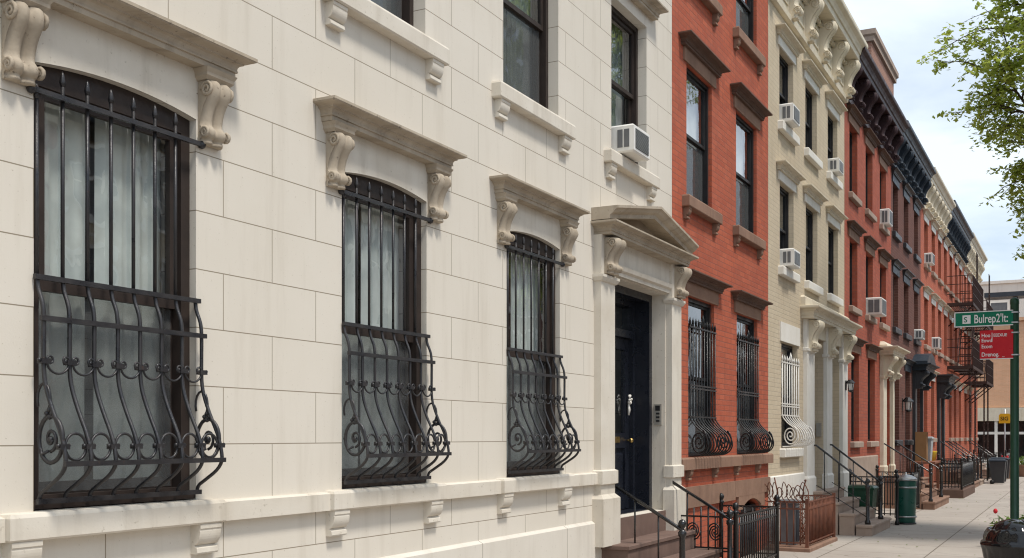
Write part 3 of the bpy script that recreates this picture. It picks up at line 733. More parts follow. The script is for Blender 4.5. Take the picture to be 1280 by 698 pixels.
    w.tube([(13.9, .43, 2.47), (13.89, .42, 2.36), (13.9, .43, 2.29)], [.012, .02, .014], 6)
    w.build('flower_ornament', 'whitetrim', d)
    ic = MB(); ic.box(14.12, 14.149, .045, .15, 2.16, 2.44); icp = ic.build('intercom_panel', 'panelgrey', h)
    b = MB()
    for z in (2.20, 2.25, 2.30): b.box(14.112, 14.125, .07, .12, z, z + .025)
    b.box(14.115, 14.125, .065, .13, 2.35, 2.42); b.build('intercom_button', 'signblack', icp)
    MB().box(12.13, 14.16, -.02, .195, .7, 1.006).build('door_step', 'stoopstone', h)
    stoop(h, 11.9, 14.5, .735, 3, .36, .33, 'stoopstone', rails=(12.25, 14.2), wall_z=1.43, end_z=.91)
    return h
house_one()
ac_unit(12.33, 12.87, 5.415, 5.75, .25, .14, 'white window unit above the pedimented doorway of the cream house')

# ------------------------------------------------------------------ generic row house
def row_house(label, x0, x1, ZT, wallm, f1, f2, f3, z1, z2, z3, sillm, lintm, hoodm, hood_h=(.2, .13), sill_h=.16, sill_ov=.16, corbels=False, blinds='none',
              corn=None, extra=(), rec=.13, hood_ov=.22, wood='blackwood', lint_f1=None, out=.13, detail=True):
    h = thing('row_house', label, 'row house', (x0, 0, 0), 'row houses along the street')
    op = [(a, b, *z1) for a, b in f1] + [(a, b, *z2) for a, b in f2] + [(a, b, *z3) for a, b in f3] + list(extra)
    wall_mesh(x0, x1, 0, ZT, op, floors=(1.0, (z1[1] + z2[0]) / 2, (z2[1] + z3[0]) / 2)).build('wall', wallm, h)
    roof(h, x0, x1, ZT)
    for k, (fl, z) in enumerate(((f1, z1), (f2, z2), (f3, z3))):
        for a, b in fl:
            cur, cov = ('drape', (0, 1))
            if blinds == 'white' and k: cur, cov = 'blind', (.5, 1)
            elif blinds == 'white': cur = None
            elif blinds == 'some' and random.random() < .5: cur, cov = 'blind', (random.uniform(.4, .8), 1)
            elif random.random() < .45 or x0 > 26: cur = None
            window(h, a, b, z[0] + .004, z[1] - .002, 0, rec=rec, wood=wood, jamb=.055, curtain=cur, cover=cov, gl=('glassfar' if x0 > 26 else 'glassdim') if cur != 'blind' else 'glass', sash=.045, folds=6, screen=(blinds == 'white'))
            if sillm: sill(h, a, b, z[0] - .002, sill_h, sill_ov, .1, sillm, corbels=corbels, cw=.13, ch=.15)
            if hood_h:
                L = hood_h[0] if not (k == 0 and lint_f1) else lint_f1
                hood(h, a, b, z[1] + .002, lint=L, lint_mat=lintm, mat=hoodm, ov=hood_ov, h=hood_h[1], p0=.05, out=out)
    if corn: cornice(h, x0 + .02, x1 - .02, *corn)
    return h

# house 2: orange-red brick, brownstone trim
random.seed(21)
h2 = row_house('orange red brick house with brownstone trim and two black belly window guards', 14.43, 19.64, 11.2, 'red',
               [(15.13, 16.38), (17.62, 18.90)], [(15.05, 16.26), (17.58, 18.86)], [(15.05, 16.26), (17.58, 18.86)], (1.705, 4.02), (5.42, 7.33), (8.62, 10.1),
               None, 'brownstone', 'darkstone', hood_h=(.19, .13), blinds='white', corn=(10.3, 11.3, .5, 'black', 6), extra=[(17.85, 19.0, .0, .95, .12, .3)], out=.14, rec=.055)
for fl, z in (([(15.05, 16.26), (17.58, 18.86)], 5.42), ([(15.05, 16.26), (17.58, 18.86)], 8.62)):
    for a, b in fl: sill(h2, a, b, z - .002, .17, .2, .11, 'brownstone', corbels=True, cw=.12, ch=.16)
s = MB().mould(14.6, 19.63, -.10, .02, [(0, 1.53), (0, 1.68), (-.02, 1.702)]).build('belt_course', 'brownstone', h2)
for x in (15.0, 16.25, 17.45, 18.75): corbel(s, x, x + .12, 1.528, .15, .085, 'brownstone')
w = MB(); w.mould(14.6, 17.40, -.045, .01, [(0, .98), (0, 1.28)]); w.mould(17.41, 19.63, -.045, .01, [(0, 1.02), (0, 1.28)])
n = 10; ar = [(17.85 + 1.15 * i / n, arch_z(17.85, 19.0, .955, .12, 17.85 + 1.15 * i / n)) for i in range(n + 1)]
w.prism_y([(17.6, .80), (17.848, .80)] + ar + [(19.002, .80), (19.25, .80), (19.25, 1.021), (17.6, 1.021)], -.042, .002)
w.build('basement_course', 'brownstone', h2)
door(h2, 17.87, 18.98, .01, .83, .11, 'blackwood', False, transom=.1)
for a, b in ((15.13, 16.38), (17.62, 18.90)): guard_belly(h2, a, b, 1.71, 3.60, 2.74, 'ironblk', nb=10)

# house 3: tan brick, white trim, double doorway
h3 = row_house('tan painted brick house with white window trim and cream double doorway', 19.65, 26.79, 11.1, 'tan',
               [(20.62, 21.95)], [(20.50, 21.62), (22.68, 23.80), (24.92, 26.02)], [(20.47, 21.58), (22.64, 23.74), (24.86, 25.95)], (1.78, 3.79), (5.18, 6.78), (7.87, 9.28),
               'whitetrim', 'whitetrim', 'creamtrim', hood_h=(.17, .13), sill_h=.17, sill_ov=.13, blinds='some', corn=(9.9, 11.25, .52, 'creamtrim', 6),
               extra=[(23.15, 24.40, .88, 4.07, 0, .34), (24.98, 26.16, .88, 4.07, 0, .34)], lint_f1=.36, hood_ov=.17, rec=.10)
for o in list(bpy.data.objects):
    if o.parent == h3 and o.name.startswith('window_hood') and all(v.co.z < 4.5 for v in o.data.vertices):   # ground-floor window has the plain block only
        lt = [c for c in o.children][0]; lt.parent = h3; bpy.data.objects.remove(o)
w = MB(); w.mould(19.66, 22.40, -.04, .02, [(0, 0), (0, 1.26), (-.02, 1.28)]); w.build('base_course', 'whitetrim', h3)
for a, b in ((22.45, 23.145), (24.405, 24.975), (26.165, 26.78)):
    p = MB().mould(a, b, -.08, .02, [(.03, .0), (.03, 1.15), (.0, 1.2), (0, 3.72), (.03, 3.74), (.03, 3.79), (0, 3.8), (0, 4.38)]).build('door_pilaster', 'whitetrim', h3)
    bracket(p, a + .15, b - .15, -.082, 3.74, 4.37, .24, 'creamtrim')
e = MB(); e.box(23.15, 24.40, -.05, 0, 4.075, 4.38); e.box(24.98, 26.16, -.05, 0, 4.075, 4.38); e.build('door_lintel', 'creamtrim', h3)
cn = crown(MB(), 22.32, 26.86, .22, 4.38, 4.62, .16); cn.mould(22.2, 26.9, -.1, .02, [(0, 4.62), (0, 4.80), (-.05, 4.84)]); cn.build('door_canopy', 'creamtrim', h3)
door(h3, 23.16, 24.39, .885, 4.06, .3, 'tandoor', True, transom=.6); door(h3, 24.99, 26.15, .885, 4.06, .3, 'tandoor', True, transom=.6)
guard_belly(h3, 20.60, 21.97, 1.80, 3.42, 2.62, 'whiteiron', nb=8, belly=.30, bh=.44)
stoop(h3, 22.85, 25.35, .875, 4, .30, .33, 'greystone', rails=(23.1, 24.72), wall_z=1.82, end_z=1.02)
wall_lamp(h3, 26.48, -.09, 3.2, .95)
MB().box(24.32, 24.395, .04, .14, 2.0, 2.3).build('intercom_panel', 'panelgrey', h3)
ac_unit(20.55, 21.08, 7.88, 8.22, .24, .22, 'white window unit in the top left window of the tan house')
ac_unit(24.95, 25.45, 7.88, 8.19, .23, .22, 'white window unit in the top right window of the tan house')
ac_unit(20.6, 21.12, 5.19, 5.52, .24, .22, 'white window unit in the middle floor window of the tan house')

# house 4: deep red brick, maroon cornice
h4 = row_house('deep red brick house with maroon bracketed cornice and cream doorway', 26.80, 33.99, 10.95, 'red2',
               [(27.66, 28.72), (30.01, 31.12)], [(27.45, 28.5), (29.72, 30.8), (31.98, 33.05)], [(27.43, 28.5), (29.68, 30.75), (31.95, 33.03)], (1.88, 4.08), (5.18, 6.85), (7.93, 9.62),
               'greystone', 'brownstone', 'darkstone', hood_h=(.2, .13), sill_h=.15, sill_ov=.12, blinds='some', corn=(9.98, 11.18, .5, 'maroon', 7),
               extra=[(32.55, 33.72, .88, 3.95, 0, .34)])
MB().mould(26.82, 31.4, -.045, .02, [(0, 0), (0, 1.47), (-.02, 1.5)]).build('base_course', 'greystone', h4)
for a, b in ((31.95, 32.54), (33.73, 33.98)):
    p = MB().mould(a, b, -.10, .02, [(.03, .0), (.03, 1.15), (.0, 1.2), (0, 3.62), (.03, 3.64), (.03, 3.69), (0, 3.7), (0, 4.28)]).build('door_pilaster', 'creamtrim', h4)
    bracket(p, a + .06, b - .06, -.102, 3.68, 4.27, .32, 'creamtrim')
e = MB(); e.box(32.55, 33.72, -.08, 0, 3.955, 4.28); e.build('door_lintel', 'creamtrim', h4)
cn = crown(MB(), 31.9, 34.02, .34, 4.28, 4.5, .18); cn.mould(31.9, 34.0, -.2, .02, [(0, 4.5), (0, 4.56), (-.1, 4.66)]); cn.build('door_canopy', 'creamtrim', h4)
door(h4, 32.56, 33.71, .885, 3.94, .3, 'tandoor', True, transom=.6)
stoop(h4, 31.9, 35.6, .875, 4, .45, .34, 'brownstone', rails=(32.0, 34.5), wall_z=1.80, end_z=1.02)
ac_unit(29.85, 30.6, 5.19, 5.64, .38, .22, 'large white window unit in the middle floor of the deep red house')
ac_unit(32.1, 32.65, 7.94, 8.38, .24, .22, 'white window unit under the maroon cornice')

# house 5: dark brown brick, black trim
h5 = row_house('dark brown brick house with black window trim and blue black cornice', 34.0, 40.69, 10.95, 'brown',
               [(34.64, 35.62), (36.94, 38.0)], [(34.4, 35.4), (36.62, 37.68), (39.0, 40.0)], [(34.35, 35.37), (36.6, 37.65), (39.0, 40.0)], (1.9, 4.1), (5.28, 6.9), (8.13, 9.6),
               'black', 'slate', 'black', hood_h=(.22, .13), sill_h=.17, sill_ov=.14, corn=(10.0, 11.25, .5, 'slate', 8), extra=[(39.0, 40.5, .6, 3.9, 0, .4)])
for a, b in ((38.6, 38.99), (40.51, 40.68)):
    p = MB().mould(a, b, -.10, .02, [(.03, .0), (.0, .9), (0, 4.2)]).build('door_pilaster', 'black', h5)
    bracket(p, a + .03, b - .03, -.102, 3.6, 4.2, .4, 'black')
cn = crown(MB(), 38.5, 40.68, .42, 4.2, 4.42, .2)
cn.prism_y([(38.4, 4.42), (40.75, 4.42), (40.75, 4.5), (40.2, 4.74), (39.6, 4.82), (39.0, 4.74), (38.4, 4.5)], -.5, .02); cn.build('door_canopy', 'slate', h5)
door(h5, 39.02, 40.48, .61, 3.88, .34, 'black', False, transom=.6)
stoop(h5, 39.0, 40.6, .6, 3, .3, .28, 'brownstone')
wall_lamp(h5, 36.3, 0, 3.02, 1.5)
ac_unit(39.2, 39.75, 5.29, 5.62, .26, .22, 'small white window unit on the dark brown house')
ch = MB(); ch.box(33.95, 38.3, .55, 1.25, 10.9, 13.75); ch.build('chimney', 'mutedbrick', h5)
ch = MB().mould(33.95, 38.3, .55, 1.25, [(-.002, 13.752), (.08, 13.76), (.08, 13.9), (.14, 13.95), (.14, 14.1), (0, 14.12)]); ch.build('chimney_cap', 'greystone', h5)

# house 6: red brick, cream trim
h6 = row_house('bright red brick house with cream lintels and bulging cream cornice', 40.70, 47.49, 11.0, 'red3',
               [(41.6, 42.6), (43.7, 44.7)], [(41.7, 42.75), (43.9, 44.95), (46.0, 47.0)], [(41.7, 42.75), (43.9, 44.95), (46.0, 47.0)], (1.95, 4.1), (5.3, 7.0), (8.2, 9.75),
               'greystone', 'whitetrim', 'creamtrim', hood_h=(.2, .14), sill_h=.16, sill_ov=.14, corn=(10.05, 11.35, .5, 'creamtrim', 8), extra=[(46.0, 47.1, .88, 3.9, 0, .4)])
for a, b in ((45.6, 45.99), (47.11, 47.48)):
    p = MB().mould(a, b, -.10, .02, [(.03, .0), (.0, .9), (0, 4.1)]).build('door_pilaster', 'black', h6)
    bracket(p, a + .03, b - .03, -.102, 3.5, 4.1, .4, 'black')
cn = crown(MB(), 45.5, 47.48, .42, 4.1, 4.4, .2); cn.build('door_canopy', 'black', h6)
door(h6, 46.02, 47.08, .885, 3.88, .34, 'black', False, transom=.6)
stoop(h6, 45.5, 48.2, .875, 4, .45, .3, 'brownstone', rails=(45.8, 47.6), wall_z=1.80, end_z=1.0)
ac_unit(41.9, 42.5, 8.21, 8.6, .26, .22, 'white window unit below the cream cornice of the bright red house')
ac_unit(44.1, 44.7, 5.31, 5.75, .26, .22, 'white window unit on the middle floor of the bright red house')

# house 7 with fire escape, house 8 at the corner
h7 = row_house('red brick house with black cornice and an iron fire escape', 47.50, 56.0, 11.2, 'red3',
               [(50.0, 51.0), (52.0, 53.0), (54.2, 55.2)], [(48.05, 49.1), (50.2, 51.25), (52.4, 53.4), (54.4, 55.4)], [(48.05, 49.1), (50.2, 51.25), (52.4, 53.4), (54.4, 55.4)], (1.95, 4.1), (5.3, 7.0), (8.2, 9.75),
               'greystone', 'whitetrim', 'creamtrim', hood_h=(.2, .14), sill_ov=.14, corn=(10.0, 11.5, .5, 'slate', 11))
h8 = row_house('corner red brick house with cream cornice beside the cross street', 56.01, 64.4, 11.3, 'red3',
               [(57.0, 58.0), (59.2, 60.2), (62.6, 63.6)], [(56.8, 57.8), (58.8, 59.8), (60.8, 61.8), (62.8, 63.8)], [(56.8, 57.8), (58.8, 59.8), (60.8, 61.8), (62.8, 63.8)], (1.95, 4.1), (5.3, 7.0), (8.2, 9.75),
               'greystone', 'whitetrim', 'creamtrim', hood_h=(.2, .14), sill_ov=.14, corn=(10.2, 11.6, .5, 'creamtrim', 10))
stoop(h7, 48.7, 50.9, .875, 4, .45, .3, 'greystone', rails=(48.9, 50.6), wall_z=1.80, end_z=1.0)
stoop(h8, 57.2, 60.2, .875, 4, .45, .3, 'greystone', rails=(57.6, 59.6), wall_z=1.80, end_z=1.0)
ch = MB(); ch.box(62.0, 63.6, .4, 1.4, 11.2, 12.9); ch.mould(62, 63.6, .4, 1.4, [(.002, 12.9), (.1, 12.95), (.1, 13.1)]); ch.build('chimney', 'tanbrick', h8)

def fire_escape(h, xa=49.2, xb=54.6, lev=(4.92, 7.55), full=True):
    base = MB()
    P = 1.0; O = xa - 49.2
    plat = None
    for z in lev:
        f = MB()
        for i in range(13): p = .04 + (P - .06) * i / 12; f.box(xa, xb, -p - .03, -p, z - .02, z + .01)
        f.box(xa, xb, -P - .02, -P + .03, z - .09, z + .03); f.box(xa - .02, xa + .03, -P, -.01, z - .09, z + .03); f.box(xb - .03, xb + .02, -P, -.01, z - .09, z + .03)
        for x in (xa + .4, (xa + xb) / 2, xb - .4): f.tube([(x, -.01, z - .9), (x, -P, z - .06)], .025, 5); f.tube([(x, -.01, z - .06), (x, -P, z - .06)], .025, 5)
        if plat is None: plat = fe = f.build('fire_escape', 'fireiron', h)
        else: f.build('platform', 'fireiron', fe)
        r = MB()
        for q in (z + .4, z + .8, z + 1.15): r.tube([(xa, -.01, q), (xa, -P, q), (xb, -P, q), (xb, -.01, q)], .02, 4)
        n = 26
        for i in range(n + 1): x = xa + (xb - xa) * i / n; r.tube([(x, -P, z), (x, -P, z + 1.15)], .017, 4)
        for i in range(1, 5):
            for x in (xa, xb): r.tube([(x, -P * i / 5, z), (x, -P * i / 5, z + 1.15)], .012, 4)
        r.build('railing', 'fireiron', fe)
    def stair(x0, z0, x1, z1, y):
        s = MB(); n = int(abs(z1 - z0) / .26)
        for dy in (0, .5): s.tube([(x0, y - dy, z0), (x1, y - dy, z1)], .028, 4); s.tube([(x0, y - dy, z0 + .8), (x1, y - dy, z1 + .8)], .016, 4)
        for i in range(1, n):
            x = x0 + (x1 - x0) * i / n; z = z0 + (z1 - z0) * i / n; s.box(x - .1, x + .1, y - .5, y, z - .015, z + .015)
        s.build('stair_flight', 'fireiron', fe)
    stair(50.4 + O, lev[0] + .03, 53.2 + O, lev[1], -.3)
    for (x, z0, z1) in ((53.6 + O, lev[1] + .05, 10.3), (50.2 + O, 1.3, lev[0]), (52.6 + O, 1.3, lev[0]), (51.6 + O, lev[0], lev[1])):
        l = MB()
        for dx in (0, .55): l.tube([(x + dx, -.8, z0), (x + dx, -.8, z1)], .024, 4)
        for i in range(int((z1 - z0) / .3)): l.tube([(x, -.8, z0 + .15 + i * .3), (x + .55, -.8, z0 + .15 + i * .3)], .016, 4)
        l.build('ladder', 'fireiron', fe)
fire_escape(h7)
fire_escape(h8, 56.6, 61.0, (4.6, 7.3))

# ------------------------------------------------------------------ far corner buildings
fb = thing('corner_building', 'tan brick building with a white framed shopfront across the cross street', 'building', (80.5, 0, 0))
w = MB(); w.box(80.5, 96, -16, 14, 3.95, 9.7); w.build('wall', 'tanbrick', fb)
MB().box(80.35, 96.1, -16.1, 14.1, 9.72, 9.95).build('parapet', 'tanbrick', fb)
MB().box(80.3, 96, -16.05, 14.05, 3.05, 3.93).build('shop_fascia', 'creamtrim', fb)
f = MB()
for i in range(23): y = -15.5 + i * 1.3; f.box(80.42, 80.62, y - .09, y + .09, 0, 3.04)
f.box(80.44, 80.6, -15.9, 13.9, 2.15, 2.32); f.box(80.44, 80.6, -15.9, 13.9, .0, .5)
MB().box(84, 84.2, -15.9, 13.9, 0, 3.04).build('shop_back_wall', 'acgrey', fb)
f.build('shop_frame', 'whitetrim', fb)
for i in range(11):
    y = -15.5 + i * 2.6
    MB().quad((80.55, y + .13, .5), (80.55, y + 2.47, .5), (80.55, y + 2.47, 3.04), (80.55, y + .13, 3.04)).build('shop_pane', 'glassfar', fb)
wb = thing('pale_building', 'pale rendered building rising behind the tan corner building', 'building', (104, 0, 0))
MB().box(104, 120, -24, 6, 0, 15.2).build('wall', 'palewall', wb)
MB().mould(104, 120, -24, 6, [(.0, 15.2), (.15, 15.25), (.15, 15.5), (0, 15.5)]).build('parapet', 'palewall', wb)
for j in range(3):
    for i in range(7):
        y = -21 + i * 3.6; z = 4.5 + j * 3.6
        ww = MB(); ww.box(103.95, 104.02, y, y + .1, z, z + 2); ww.box(103.95, 104.02, y + 1.4, y + 1.5, z, z + 2); ww.box(103.95, 104.02, y + .1, y + 1.4, z, z + .1); ww.box(103.95, 104.02, y + .1, y + 1.4, z + 1.9, z + 2); ww.box(103.95, 104.02, y + .1, y + 1.4, z + .95, z + 1.05)
        wo = ww.build('window', 'whitetrim', wb); MB().quad((103.98, y + .1, z + .1), (103.98, y + 1.4, z + .1), (103.98, y + 1.4, z + 1.9), (103.98, y + .1, z + 1.9)).build('pane', 'acgrey', wo)
gb = thing('rooftop_gantry', 'dark flat roof canopy on a single post above the tan building', 'roof canopy', (92, .5, 9.9))
MB().box(91, 93, -2.6, 1.6, 12.6, 12.95).build('canopy_slab', 'slate', gb)
MB().box(91.8, 92.2, -.7, -.35, 9.7, 12.6).build('post', 'slate', gb)

# ------------------------------------------------------------------ opposite side of the street (seen mirrored in the window glass)
opp = [(8, 20, 'red2', 'red brick house across the road with white lintels'), (20.02, 31, 'tan', 'tan brick house across the road'), (31.02, 43, 'palewall', 'pale rendered house across the road'),
       (43.02, 56, 'brown', 'brown brick house across the road'), (56.02, 66, 'red', 'orange brick house across the road')]
for a, b, m, lab in opp:
    h = thing('facing_house', lab, 'row house', (b, KY - 13.2, 0), 'houses across the road')
    h.rotation_euler = (0, 0, 0)
    Y = KY - 13.25
    wl = MB(); wl.box(a, b, Y - 8, Y, 0, 10.8); wl.build('wall', m, h)
    MB().mould(a, b, Y - 8, Y + .35, [(-.02, 10.3), (.0, 10.4), (0, 10.95), (0, 11.0)]).build('cornice', 'creamtrim' if m != 'tan' else 'slate', h)
    n = int((b - a) / 2.6)
    for k, z in enumerate((1.6, 5.0, 8.0)):
        for i in range(n):
            x = a + (b - a) * (i + .5) / n
            ww = MB(); ww.box(x - .6, x - .5, Y + .005, Y + .06, z, z + 1.9); ww.box(x + .5, x + .6, Y + .005, Y + .06, z, z + 1.9); ww.box(x - .5, x + .5, Y + .005, Y + .06, z + .9, z + 1.0); ww.box(x - .75, x + .75, Y + .005, Y + .1, z - .16, z); ww.box(x - .75, x + .75, Y + .005, Y + .1, z + 1.9, z + 2.15)
            wo = ww.build('window', 'whitetrim', h)
            MB().quad((x - .5, Y + .03, z), (x - .5, Y + .03, z + 1.9), (x + .5, Y + .03, z + 1.9), (x + .5, Y + .03, z)).build('pane', 'acgrey', wo)

# ------------------------------------------------------------------ street furniture
iron_fence('iron_fence', 'black iron areaway fence with ball topped posts before the orange brick basement', [(14.32, -.92), (16.55, -.92), (16.55, -.06)], .16, .94, 'ironblk', sp=.115, group='areaway fences')
# ornate gate leaf between the stoop and the fence
g = thing('iron_gate', 'low black iron gate with scroll panel beside the cream house stoop', 'gate', (14.4, -.9, 0))
mb = MB()
for i in range(8): y = -.82 + i * .1; mb.tube([(14.4, y, .1), (14.4, y, .98 + .07 * math.sin(i / 7 * PI))], .011, 6)
for z in (.12, .5, .92): mb.tube([(14.4, -.86, z), (14.4, -.08, z)], .016, 4)
mb.build('bars', 'ironblk', g)
for (cy, cz) in ((-.62, .72), (-.32, .72), (-.47, .32)):
    for q in (-1, 1): MB().tube([(14.385, cy + q * .1 * (1 - i / 24) * math.cos(i * .45), cz + q * .13 * (1 - i / 24) * math.sin(i * .45)) for i in range(22)], .010, 5).build('scroll_ornament', 'ironblk', g)

bf = iron_fence('iron_fence', 'rust brown iron fence on a low slab before the tan house', [(19.25, -.08), (19.25, -.78), (21.55, -.78), (21.55, -.06)], .08, .86, 'rust', sp=.115, group='areaway fences', post=False, base=.075, base_mat='brownstone')
for (x, y) in ((19.25, -.78), (21.55, -.78)): MB().box(x - .028, x + .028, y - .028, y + .028, .06, .92).build('post', 'rust', bf)
sc = MB(); random.seed(5)
for k in range(9):   # twisted loops rising over the side panel
    y = -.75 + k * .085; a0 = random.random() * 6; rr = random.uniform(.06, .12)
    sc.tube(crom([(19.25 + random.uniform(-.04, .04), y, .86), (19.25, y + rr, .98), (19.22, y + rr * .4, 1.10 + random.random() * .12), (19.26, y - rr * .5, 1.02), (19.25, y + .02, .93)], 4), .0085, 5)
sc.tube([(19.25, -.7, .86), (19.24, -.72, 1.1), (19.2, -.76, 1.22)], .012, 5); sc.ball(19.2, -.76, 1.24, .022, 6)
sc.tube([(19.25, -.3, .86), (19.24, -.25, 1.12), (19.3, -.2, 1.28)], .012, 5)
sc.build('scroll_ornament', 'rust', bf)
ub = thing('utility_box', 'narrow dark metal box standing inside the rust brown fence', 'utility box', (19.75, -.35, .075))
MB().mould(19.62, 19.88, -.5, -.22, [(0, .076), (0, .80), (.02, .81), (.02, .86), (-.02, .88)]).build('casing', 'acgrey', ub)
MB().box(19.65, 19.85, -.512, -.5, .14, .74).build('door_panel', 'slate', ub)
tw = MB(); random.seed(9)
for k in range(70):
    x, y = random.uniform(20.0, 21.4), random.uniform(-.66, -.15); z = .08
    pts = [(x, y, z)]
    for j in range(5): pts.append((pts[-1][0] + random.uniform(-.16, .16), max(-.72, min(-.08, pts[-1][1] + random.uniform(-.12, .12))), pts[-1][2] + random.uniform(.06, .22)))
    tw.tube(crom(pts, 2), [.008 * (1 - .07 * i) for i in range(len(crom(pts, 2)))], 4)
o = tw.build('dry_bush', M['rust'], loc=(20.7, -.4, .076)); o['label'] = 'tangled dry brown shrub inside the rust brown fence'; o['category'] = 'shrub'

iron_fence('iron_fence', 'black iron fence behind the green bin before the deep red house', [(26.95, -.1), (26.95, -1.15), (30.9, -1.15), (30.9, -.1)], .12, 1.05, 'ironblk', sp=.13, group='areaway fences')
iron_fence('iron_fence', 'black iron fence on a dark stone plinth before the brown house', [(38.3, -.95), (38.3, -1.55), (42.5, -1.55), (42.5, -.1)], .30, 1.12, 'ironblk', sp=.10, group='areaway fences', base=.28, base_mat='darkstone')
iron_fence('iron_fence', 'black iron fence between the brown table and the black canopied doorway', [(42.9, -.1), (42.9, -1.35), (45.2, -1.35), (45.2, -.1)], .12, 1.15, 'ironblk', sp=.12, group='areaway fences')
iron_fence('iron_fence', 'black iron fence at the street corner end of the row', [(60.7, -.1), (60.7, -1.6), (64.1, -1.6), (64.1, -.1)], .12, 1.15, 'ironblk', sp=.2, group='areaway fences')
iron_fence('iron_fence', 'black iron fence under the fire escape platforms', [(51.4, -.1), (51.4, -1.4), (55.5, -1.4), (55.5, -.1)], .12, 1.05, 'ironblk', sp=.2, group='areaway fences')

def bin_can(x, y, R, H, label, group=None):
    t = thing('trash_can', label, 'trash can', (x, y, 0), group)
    MB().lathe(x, y, [(R * .9, .04), (R * .92, .06), (R * .98, H * .5), (R, H * .9), (R, H * .92)], 24).build('body', 'cangreen', t)
    for z in (H * .16, H * .78): MB().lathe(x, y, [(R * 1.0, z - .02), (R * 1.04, z - .015), (R * 1.04, z + .015), (R * 1.0, z + .02)], 24).build('band', 'steel', t)
    MB().lathe(x, y, [(R * 1.06, H * .92), (R * 1.08, H * .94), (R * 1.05, H * .97), (R * .6, H * 1.03), (R * .12, H * 1.05), (R * .12, H * 1.09), (.01, H * 1.1)], 24).build('lid', 'steel', t)
    MB().lathe(x, y, [(R * 1.0, .0), (R * 1.0, .04)], 20).build('foot_ring', 'ironblk', t)
bin_can(26.5, -1.42, .235, 1.08, 'green enamelled trash can with two metal bands beside the stoop rail')
for (x, y) in ((26.05, -1.30), (26.95, -1.5)):
    b = MB().lathe(x, y, [(.05, 0), (.05, .08), (.034, .1), (.034, .95), (.05, .97), (.05, 1.02), (.02, 1.04), (.046, 1.08), (.046, 1.12), (.004, 1.17)], 12).build('iron_post', 'ironblk', loc=(x, y, 0))
    b['label'] = 'black iron ball topped post left of the green trash can' if x < 26.5 else 'black iron ball topped post right of the green trash can'; b['category'] = 'post'; b['group'] = 'posts beside the green can'

t = thing('storage_bin', 'dark green lidded storage bin behind the tan house stoop rail', 'storage bin', (26.0, -.6, 0))
MB().mould(25.6, 26.2, -.85, -.3, [(-.05, 0), (0, .8)]).build('body', 'polegreen', t)
MB().mould(25.6, 26.2, -.85, -.3, [(.02, .803), (.03, .84), (-.02, .88), (-.1, .9)]).build('lid', 'polegreen', t)
for i, (x, y, s) in enumerate(((50.6, -1.85, 1.0), (51.9, -1.85, 1.05), (56.6, -1.7, .95))):
    t = thing('wheeled_bin', ('black wheeled bin nearest by the far fence', 'black wheeled bin second along the far fence', 'black wheeled bin by the corner house stoop')[i], 'trash bin', (x, y, 0), 'black wheeled bins')
    m = MB(); m.add([(x - .22, y - .25, .06), (x + .22, y - .25, .06), (x + .22, y + .2, .06), (x - .22, y + .2, .06), (x - .29, y - .32, .95 * s), (x + .29, y - .32, .95 * s), (x + .29, y + .3, .95 * s), (x - .29, y + .3, .95 * s)],
                    [(0, 3, 2, 1), (4, 5, 6, 7), (0, 1, 5, 4), (1, 2, 6, 5), (2, 3, 7, 6), (3, 0, 4, 7)]); m.build('body', 'black', t)
    MB().mould(x - .3, x + .3, y - .33, y + .33, [(0, .955 * s), (.02, .96 * s), (.02, 1.0 * s), (-.1, 1.05 * s)]).build('lid', 'slate', t)
    for dx in (-.26, .26): MB().tube([(x + dx - .03, y + .2, .09), (x + dx + .03, y + .2, .09)], .09, 12).build('wheel', 'signblack', t)

# table with boxes and yellow pots by the brown house
t = thing('wooden_table', 'red brown wooden table standing by the dark brown house', 'table', (37.65, -.5, 0))
MB().mould(37.07, 38.85, -.85, -.12, [(0, 1.13), (.03, 1.14), (.03, 1.2), (0, 1.21)]).build('table_top', 'wood', t)
for x in (37.15, 38.75):
    for y in (-.78, -.2): MB().box(x - .04, x + .04, y - .04, y + .04, 0, 1.128).build('leg', 'wood', t)
def labelled(mb, name, mat, loc, label, cat, group=None):
    o = mb.build(name, mat, loc=loc); o['label'] = label; o['category'] = cat
    if group: o['group'] = group
    return o
t = thing('cardboard_box', 'tall brown cardboard box on the wooden table', 'box', (37.25, -.5, 1.21))
MB().box(37.10, 37.45, -.62, -.28, 1.213, 2.15).build('carton', 'cardboard', t)
fl = MB(); fl.box(37.10, 37.45, -.80, -.63, 2.14, 2.155).build('flap', 'cardboard', t)
t = thing('storage_box', 'pale grey storage box beside the cardboard box', 'box', (37.95, -.5, 1.21))
MB().mould(37.65, 38.20, -.7, -.25, [(-.04, 1.213), (0, 1.9), (.0, 1.92)]).build('tub', 'greybox', t)
MB().mould(37.65, 38.20, -.7, -.25, [(.03, 1.925), (.03, 1.97), (-.03, 2.0)]).build('lid', 'greybox', t)
for i, x in enumerate((38.35, 38.70)):
    labelled(MB().lathe(x, -.62, [(.10, 1.213), (.14, 1.5), (.15, 1.52), (.13, 1.52), (.11, 1.4)], 16), 'yellow_pot', 'yellowpot', (x, -.62, 1.213), ('yellow plastic pot beside the grey storage box', 'yellow plastic pot at the far edge of the wooden table')[i], 'pot', 'yellow pots')

